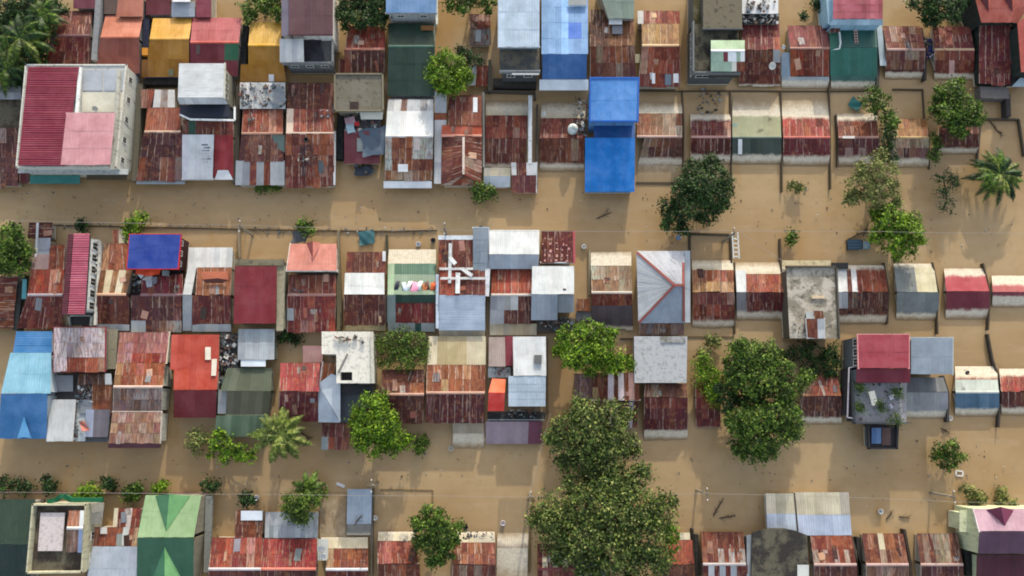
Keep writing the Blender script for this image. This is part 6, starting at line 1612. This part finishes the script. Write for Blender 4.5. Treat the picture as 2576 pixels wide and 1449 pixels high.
clutter('flotsam caught along the eastern part of the third row fence', R(620, 572, 1095, 586), .08, 80, 23, .06, .3)
clutter('driftwood and stems beside the weeds of the eastern road', R(1978, 458, 2036, 478), .04, 36, 24, .06, .25)
clutter('specks of flotsam scattered over the northern road', R(20, 480, 1560, 555), .01, 170, 25, .04, .18)
clutter('specks of flotsam scattered over the southern road', R(20, 1140, 2500, 1230), .01, 150, 26, .04, .18)
clutter('specks of flotsam scattered over the eastern water', R(1560, 470, 2560, 640), .01, 130, 27, .04, .18)
clutter('broken boards on the white L shaped roof', R(845, 848, 920, 862), 4.35, 26, 28, .15, .5)
clutter('scraps on the teal house and passage corner', R(2325, 95, 2345, 145), .9, 26, 29, .15, .5)
clutter('rubble under the slate blue tarp by the channel', R(892, 416, 948, 440), .3, 34, 30, .15, .6)
clutter('tools left on the stained slab', R(1995, 815, 2025, 840), 3.4, 14, 31, .12, .35)
clutter('pots in the sunken yard above the purple roof', R(2445, 1266, 2470, 1280), .9, 12, 32, .1, .3)
clutter('scraps between the grey sheets and the green tin roof', R(548, 930, 572, 980), 1.6, 24, 33, .12, .4)
clutter('floating leaves and weed off the southern houses', R(1690, 1000, 2560, 1330), .01, 120, 34, .04, .18)

def cloth_sheet(mb, w, d, n=10, amp=.12, seed=0, hang=0.):
    rg = random.Random(seed); k = len(mb.v)
    ph = [rg.uniform(0, 6) for _ in range(6)]
    for i in range(n + 1):
        for j in range(n + 1):
            x, y = (i / n - .5) * w, (j / n - .5) * d
            z = amp * (math.sin(x * 3 + ph[0]) * math.sin(y * 2.3 + ph[1]) + .5 * math.sin(x * 5 + y * 4 + ph[2])) - hang * (abs(y) * 2 / d) ** 2
            mb.v.append((x + .15 * math.sin(y * 2 + ph[3]), y + .12 * math.sin(x * 2 + ph[4]), z + .1))
    m = n + 1
    for i in range(n):
        for j in range(n):
            a = k + i * m + j
            mb.f.append((a, a + m, a + m + 1, a + 1))
def cloth(name, label, cat, u, v, z, w, d, c, rz=0., group=None, amp=.12, seed=0, hang=0.):
    return piece(name, label, cat, u, v, z, lambda mb: cloth_sheet(mb, w, d, amp=amp, seed=seed, hang=hang), group, c, 'plain', rz, True)
cloth('tarp', 'slate blue tarp spread over the maroon lean-to', 'tarp', 945, 356, 1.9, 3.6, 3.7, (72, 88, 104), .2, seed=1)
cloth('tarp', 'grey crumpled tarp on the white back roof clutter', 'tarp', 697, 245, 2.7, 2.0, 2.2, (120, 128, 134), .6, seed=2)
cloth('tarp', 'black net tarp inside the tall maroon building terrace', 'tarp', 787, 127, 3.8, 2.4, 3.2, (32, 34, 42), .1, seed=3)
cloth('tarp', 'dark tarp in the yard above the salmon gable', 'tarp', 753, 596, 1.2, 1.9, 1.6, (66, 70, 76), 0, seed=4)
cloth('tarp', 'orange cloth bulging out under the cobalt blue roof', 'tarp', 375, 684, 2.6, 2.9, .8, (225, 78, 40), 0, seed=5)
cloth('tarp', 'blue tarp wedged between the two mottled rust houses', 'tarp', 2338, 122, .9, .9, 2.8, (28, 44, 100), 0, seed=6)
cloth('tarp', 'teal tarp afloat in the yard behind the clothes roof', 'tarp', 922, 598, .25, 2.0, 1.8, (40, 88, 96), .35, seed=7)
cloth('tarp', 'torn teal tarp floating beside the dark leafy creeper', 'tarp', 2152, 262, .25, 1.4, 1.6, (40, 106, 104), .8, seed=8)
cloth('tarp', 'small blue plastic sheet floating near the white hip roof', 'tarp', 1709, 597, .1, .7, .6, (110, 140, 170), .3, seed=9)
cloth('tarp', 'navy tarp hung below the maroon lean-to', 'tarp', 912, 430, .6, 2.2, 1.2, (40, 48, 62), .1, seed=10)
cloth('tarp', 'pink cloth folded on the courtyard roof', 'tarp', 211, 1072, 2.2, .8, 1.3, (178, 110, 96), .3, seed=11)
gar = [(1000, (40, 44, 60), 'dark pair of trousers'), (1018, (190, 205, 225), 'pale blue towel'), (1029, (225, 225, 225), 'white shirt'), (1042, (240, 150, 180), 'pink sheet'), (1056, (230, 225, 225), 'cream towel'), (1066, (190, 110, 60), 'tan blanket'), (1076, (90, 50, 40), 'brown coat'), (1086, (200, 92, 44), 'bright orange cloth'), (1094, (150, 60, 40), 'brick red cloth')]
for i, (gu, gc, gl) in enumerate(gar):
    cloth('laundry', gl + ' drying on the ridge of the green mud banded roof', 'laundry', gu, 722 + (i % 2) * 3, 2.15, .52 if i != 3 else .8, 1.35 if i != 3 else 1.7, gc, random.uniform(-.08, .08), 'laundry drying on the green roof', amp=.06, seed=20 + i, hang=.25)
for i in range(5):
    cloth('laundry', ['grey trousers hung under the cobalt blue roof', 'pale shirt hung under the cobalt blue roof', 'white cloth beside the dark alley of the blue roof', 'light towel over the maroon slope beside the blue roof', 'small rag near the ridge beside the blue roof'][i], 'laundry',
          (386, 378, 352, 370, 420)[i], (705, 712, 690, 700, 690)[i], 2.35, .7, .9, ((110, 112, 120), (150, 156, 166), (190, 195, 200), (176, 170, 168), (120, 130, 130))[i], .4 * i, 'laundry under the cobalt roof', amp=.06, seed=40 + i)
cloth('laundry', 'red cloth among the basins of the maroon lean-to', 'laundry', 895, 313, 1.95, .6, .6, (180, 30, 40), .2, amp=.05, seed=50)
cloth('laundry', 'light teal cloth draped by the slate blue tarp', 'laundry', 862 + 22, 322, 2.0, 1.0, 1.6, (150, 176, 186), .2, amp=.08, seed=51)
cloth('laundry', 'pinkish sheet at the corner of the maroon lean-to clutter', 'laundry', 880, 303, 2.0, 1.3, .9, (160, 130, 140), .0, amp=.06, seed=52)

def branchy(label, u, v, L, rz, name='driftwood', cat='driftwood', z=.06, c=(70, 56, 42), n=6):
    def b(mb):
        mb.tube([Vector((-L / 2, 0, 0)), Vector((0, .06, .08)), Vector((L / 2, 0, .02))], [.07, .09, .03], 6)
        for i in range(n):
            x = random.uniform(-L / 2, L / 2); a = random.uniform(.4, 1.2) * random.choice((-1, 1)); l = random.uniform(.3, .8)
            mb.tube([Vector((x, 0, .05)), Vector((x + math.cos(a) * l, math.sin(a) * l, random.uniform(.0, .3)))], [.03, .012], 4)
    return piece(name, label, cat, u, v, z, b, 'driftwood in the flood', c, 'bark', rz)
branchy('snapped branch lying over the wrecked blue awning', 2155, 592, 3.4, .45)
branchy('second bough beside the round bright tree trunk', 2178, 578, 1.8, 1.1)
branchy('long branch north of the pale flat roofs', 1808, 1275, 2.6, 1.0, c=(70, 72, 78))
branchy('short log just below the long branch', 1830, 1301, 2.0, .12, c=(84, 66, 50))
branchy('twiggy branch afloat in the road below the vivid blue roof', 1520, 542, 2.2, .4)
branchy('stick drifting between the thick wall and the isolated bush', 2378, 1084, 1.2, -.6)
branchy('dark twisted wood in the walled debris yard', 2500, 318, 1.8, -1.0)
branchy('small wood scrap in the walled debris yard', 2515, 335, .8, -.9)
branchy('water soaked twigs in the southern yard, western clump', 2237, 1298, 1.2, .8)
branchy('water soaked twigs in the southern yard, eastern clump', 2275, 1302, 1.3, -.2)
branchy('fallen frond stems beside the coconut palm on the road', 762, 1092, 2.4, -.5)
branchy('dark sticks hanging in the passage above the green tin house', 772, 1110, 1.4, .9)
branchy('bent stick beside the isolated round bush', 2420, 1225, 1.4, .6)
branchy('black branch leaning on the pale blue tin panel', 902, 1308, 1.6, .9, z=1.25)
for i, (u, v, c, l) in enumerate(((1468, 622, (215, 215, 210), 'white bucket floating by the rust dotted pink roof'), (1210, 576, (60, 60, 60), 'dark bucket stuck at the fence near the channel'), (1053, 616, (200, 202, 205), 'white jug afloat behind the clothes roof'), (1090, 606, (60, 62, 66), 'black bucket afloat beside the red battened roof'), (1432 - 250, 1092, (205, 205, 200), 'white plastic drum beside the mud caked awning'), (945, 1302, (215, 215, 210), 'white tub at the wall of the half drowned house'), (1171, 1325, (36, 38, 46), 'black sack floating east of the leafy south tree'), (1265, 1315, (210, 200, 200), 'white can above the faint brown square roof'), (648, 1252, (210, 212, 212), 'white post cap near the sunken dim bush'), (2212, 1286, (220, 220, 220), 'white bottle on the open water near the pale flat roofs'), (2386, 1052, (215, 210, 205), 'white drum standing on the wall end beside the blue grey house'), (1135, 1128, (180, 176, 168), 'pale sack below the mud caked awning'))):
    piece('bucket', l, 'bucket', u, v, .05, lambda mb: mb.lathe(Vector((0, 0, 0)), [(.24, 0), (.3, .4), (.33, .42), (.28, .43), (.22, .1)], 12), 'floating buckets and sacks', c, 'plain', .3 * i, True)
# wrecked awning / jeep roof beside the round tree
e = empty('vehicle', P(2160, 616, 0), 'drowned blue grey jeep with only roof and bonnet above water by the round tree', 'jeep')
mb = MB(); a = P(2133, 604, .75) - P(2160, 616, 0)
pts = [P(2133, 603, .8), P(2167, 602, .85), P(2168, 627, .85), P(2134, 628, .8)]
mb.loc = P(2160, 616, 0); mb.slab(list(reversed(pts)), .12); mb.build('roof', 'plain', e, (52, 78, 96))
mb = MB(); mb.loc = P(2160, 616, 0); mb.prism(list(reversed(inset(pts, .1, -.12))), -.8); mb.build('body', 'plain', e, (44, 58, 68))
pts = [P(2168, 606, .45), P(2188, 608, .35), P(2189, 626, .35), P(2168, 625, .45)]
mb = MB(); mb.loc = P(2160, 616, 0); mb.prism(list(reversed(pts)), -.8); mb.build('bonnet', 'plain', e, (120, 140, 150))
mb = MB(); mb.loc = P(2160, 616, 0); mb.slab(list(reversed([P(2167, 604, .78), P(2171, 605, .5), P(2171, 626, .5), P(2167, 626, .78)])), .03); mb.build('windscreen', 'plain', e, (24, 30, 34))
for yy in (608, 616, 623):
    mb = MB(); mb.loc = P(2160, 616, 0); mb.beam(P(2134, yy, .86), P(2167, yy, .9), .08, .05); mb.build('roof_rack', 'plain', e, (80, 100, 112))
# white ladder frame by the pole
e = empty('ladder', P(1851, 615, 0), 'white ladder like frame standing beside the fenced amber roof yard', 'ladder')
for du in (0, 14):
    mb = MB(); mb.loc = P(1851, 615, 0); mb.beam(P(1842 + du, 584, 2.2), P(1846 + du, 650, 2.2), .14, .1); mb.build('rail', 'plain', e, (205, 208, 204))
for k in range(6):
    mb = MB(); mb.loc = P(1851, 615, 0); mb.beam(P(1843 + k * .6, 590 + k * 11, 2.2), P(1857 + k * .6, 590 + k * 11, 2.2), .14, .1); mb.build('rung', 'plain', e, (200, 204, 200))
# white window frame afloat
e = empty('window_frame', P(2414, 1190, 0), 'white window frame floating under the isolated round bush', 'frame')
for (a, b) in (((2406, 1184), (2423, 1186)), ((2423, 1186), (2422, 1198)), ((2422, 1198), (2405, 1196)), ((2405, 1196), (2406, 1184))):
    mb = MB(); mb.loc = P(2414, 1190, 0); mb.beam(P(*a, .1), P(*b, .1), .16, .1); mb.build('frame_bar', 'plain', e, (215, 215, 212))
def chairb(mb):
    mb.box(Vector((0, 0, .42)), .5, .5, .05); mb.box(Vector((0, .24, .7)), .5, .05, .5)
    for x in (-.22, .22):
        for y in (-.22, .22): mb.box(Vector((x, y, .2)), .05, .05, .42)
piece('chair', 'white plastic chair at the east side of the roof terrace', 'chair', 2238, 1000, 3.0, chairb, 'terrace chairs', (200, 200, 210), rz=.4)
piece('chair', 'grey plastic chair nearest the south end of the roof terrace', 'chair', 2236, 1022, 3.0, chairb, 'terrace chairs', (170, 172, 185), rz=2.)
piece('table', 'white bench table on the roof terrace', 'table', 2190, 1002, 3.0, lambda mb: [mb.box(Vector((0, 0, .7)), .75, 1.7, .06)] + [mb.box(Vector((x, y, .35)), .06, .06, .7) for x in (-.3, .3) for y in (-.75, .75)], None, (225, 222, 205), rz=.2)
piece('tyre', 'old tyre on the broad dark rusty roof', 'tyre', 770, 352, 2.9, lambda mb: mb.lathe(Vector((0, 0, 0)), [(.2, .02), (.32, 0), (.36, .08), (.32, .18), (.2, .16), (.2, .02)], 16), None, (30, 30, 30))
piece('signboard', 'pale board floating beside the neighbouring southern pole', 'board', 857, 1220, .05, lambda mb: mb.box(Vector((0, 0, .03)), 1.1, .35, .06), None, (205, 205, 205), rz=-.4)
def ladder2(mb):
    for x in (-.2, .2): mb.box(Vector((x, 0, .1)), .05, 2.4, .06)
    for k in range(7): mb.box(Vector((0, -1.05 + k * .35, .1)), .4, .1, .05)
o = piece('ladder', 'striped red and white ladder lying on the teal green roof', 'ladder', 2153, 98, 2.25, ladder2, None, (190, 150, 140), rz=.08); o.rotation_euler = (.16, 0, .08)
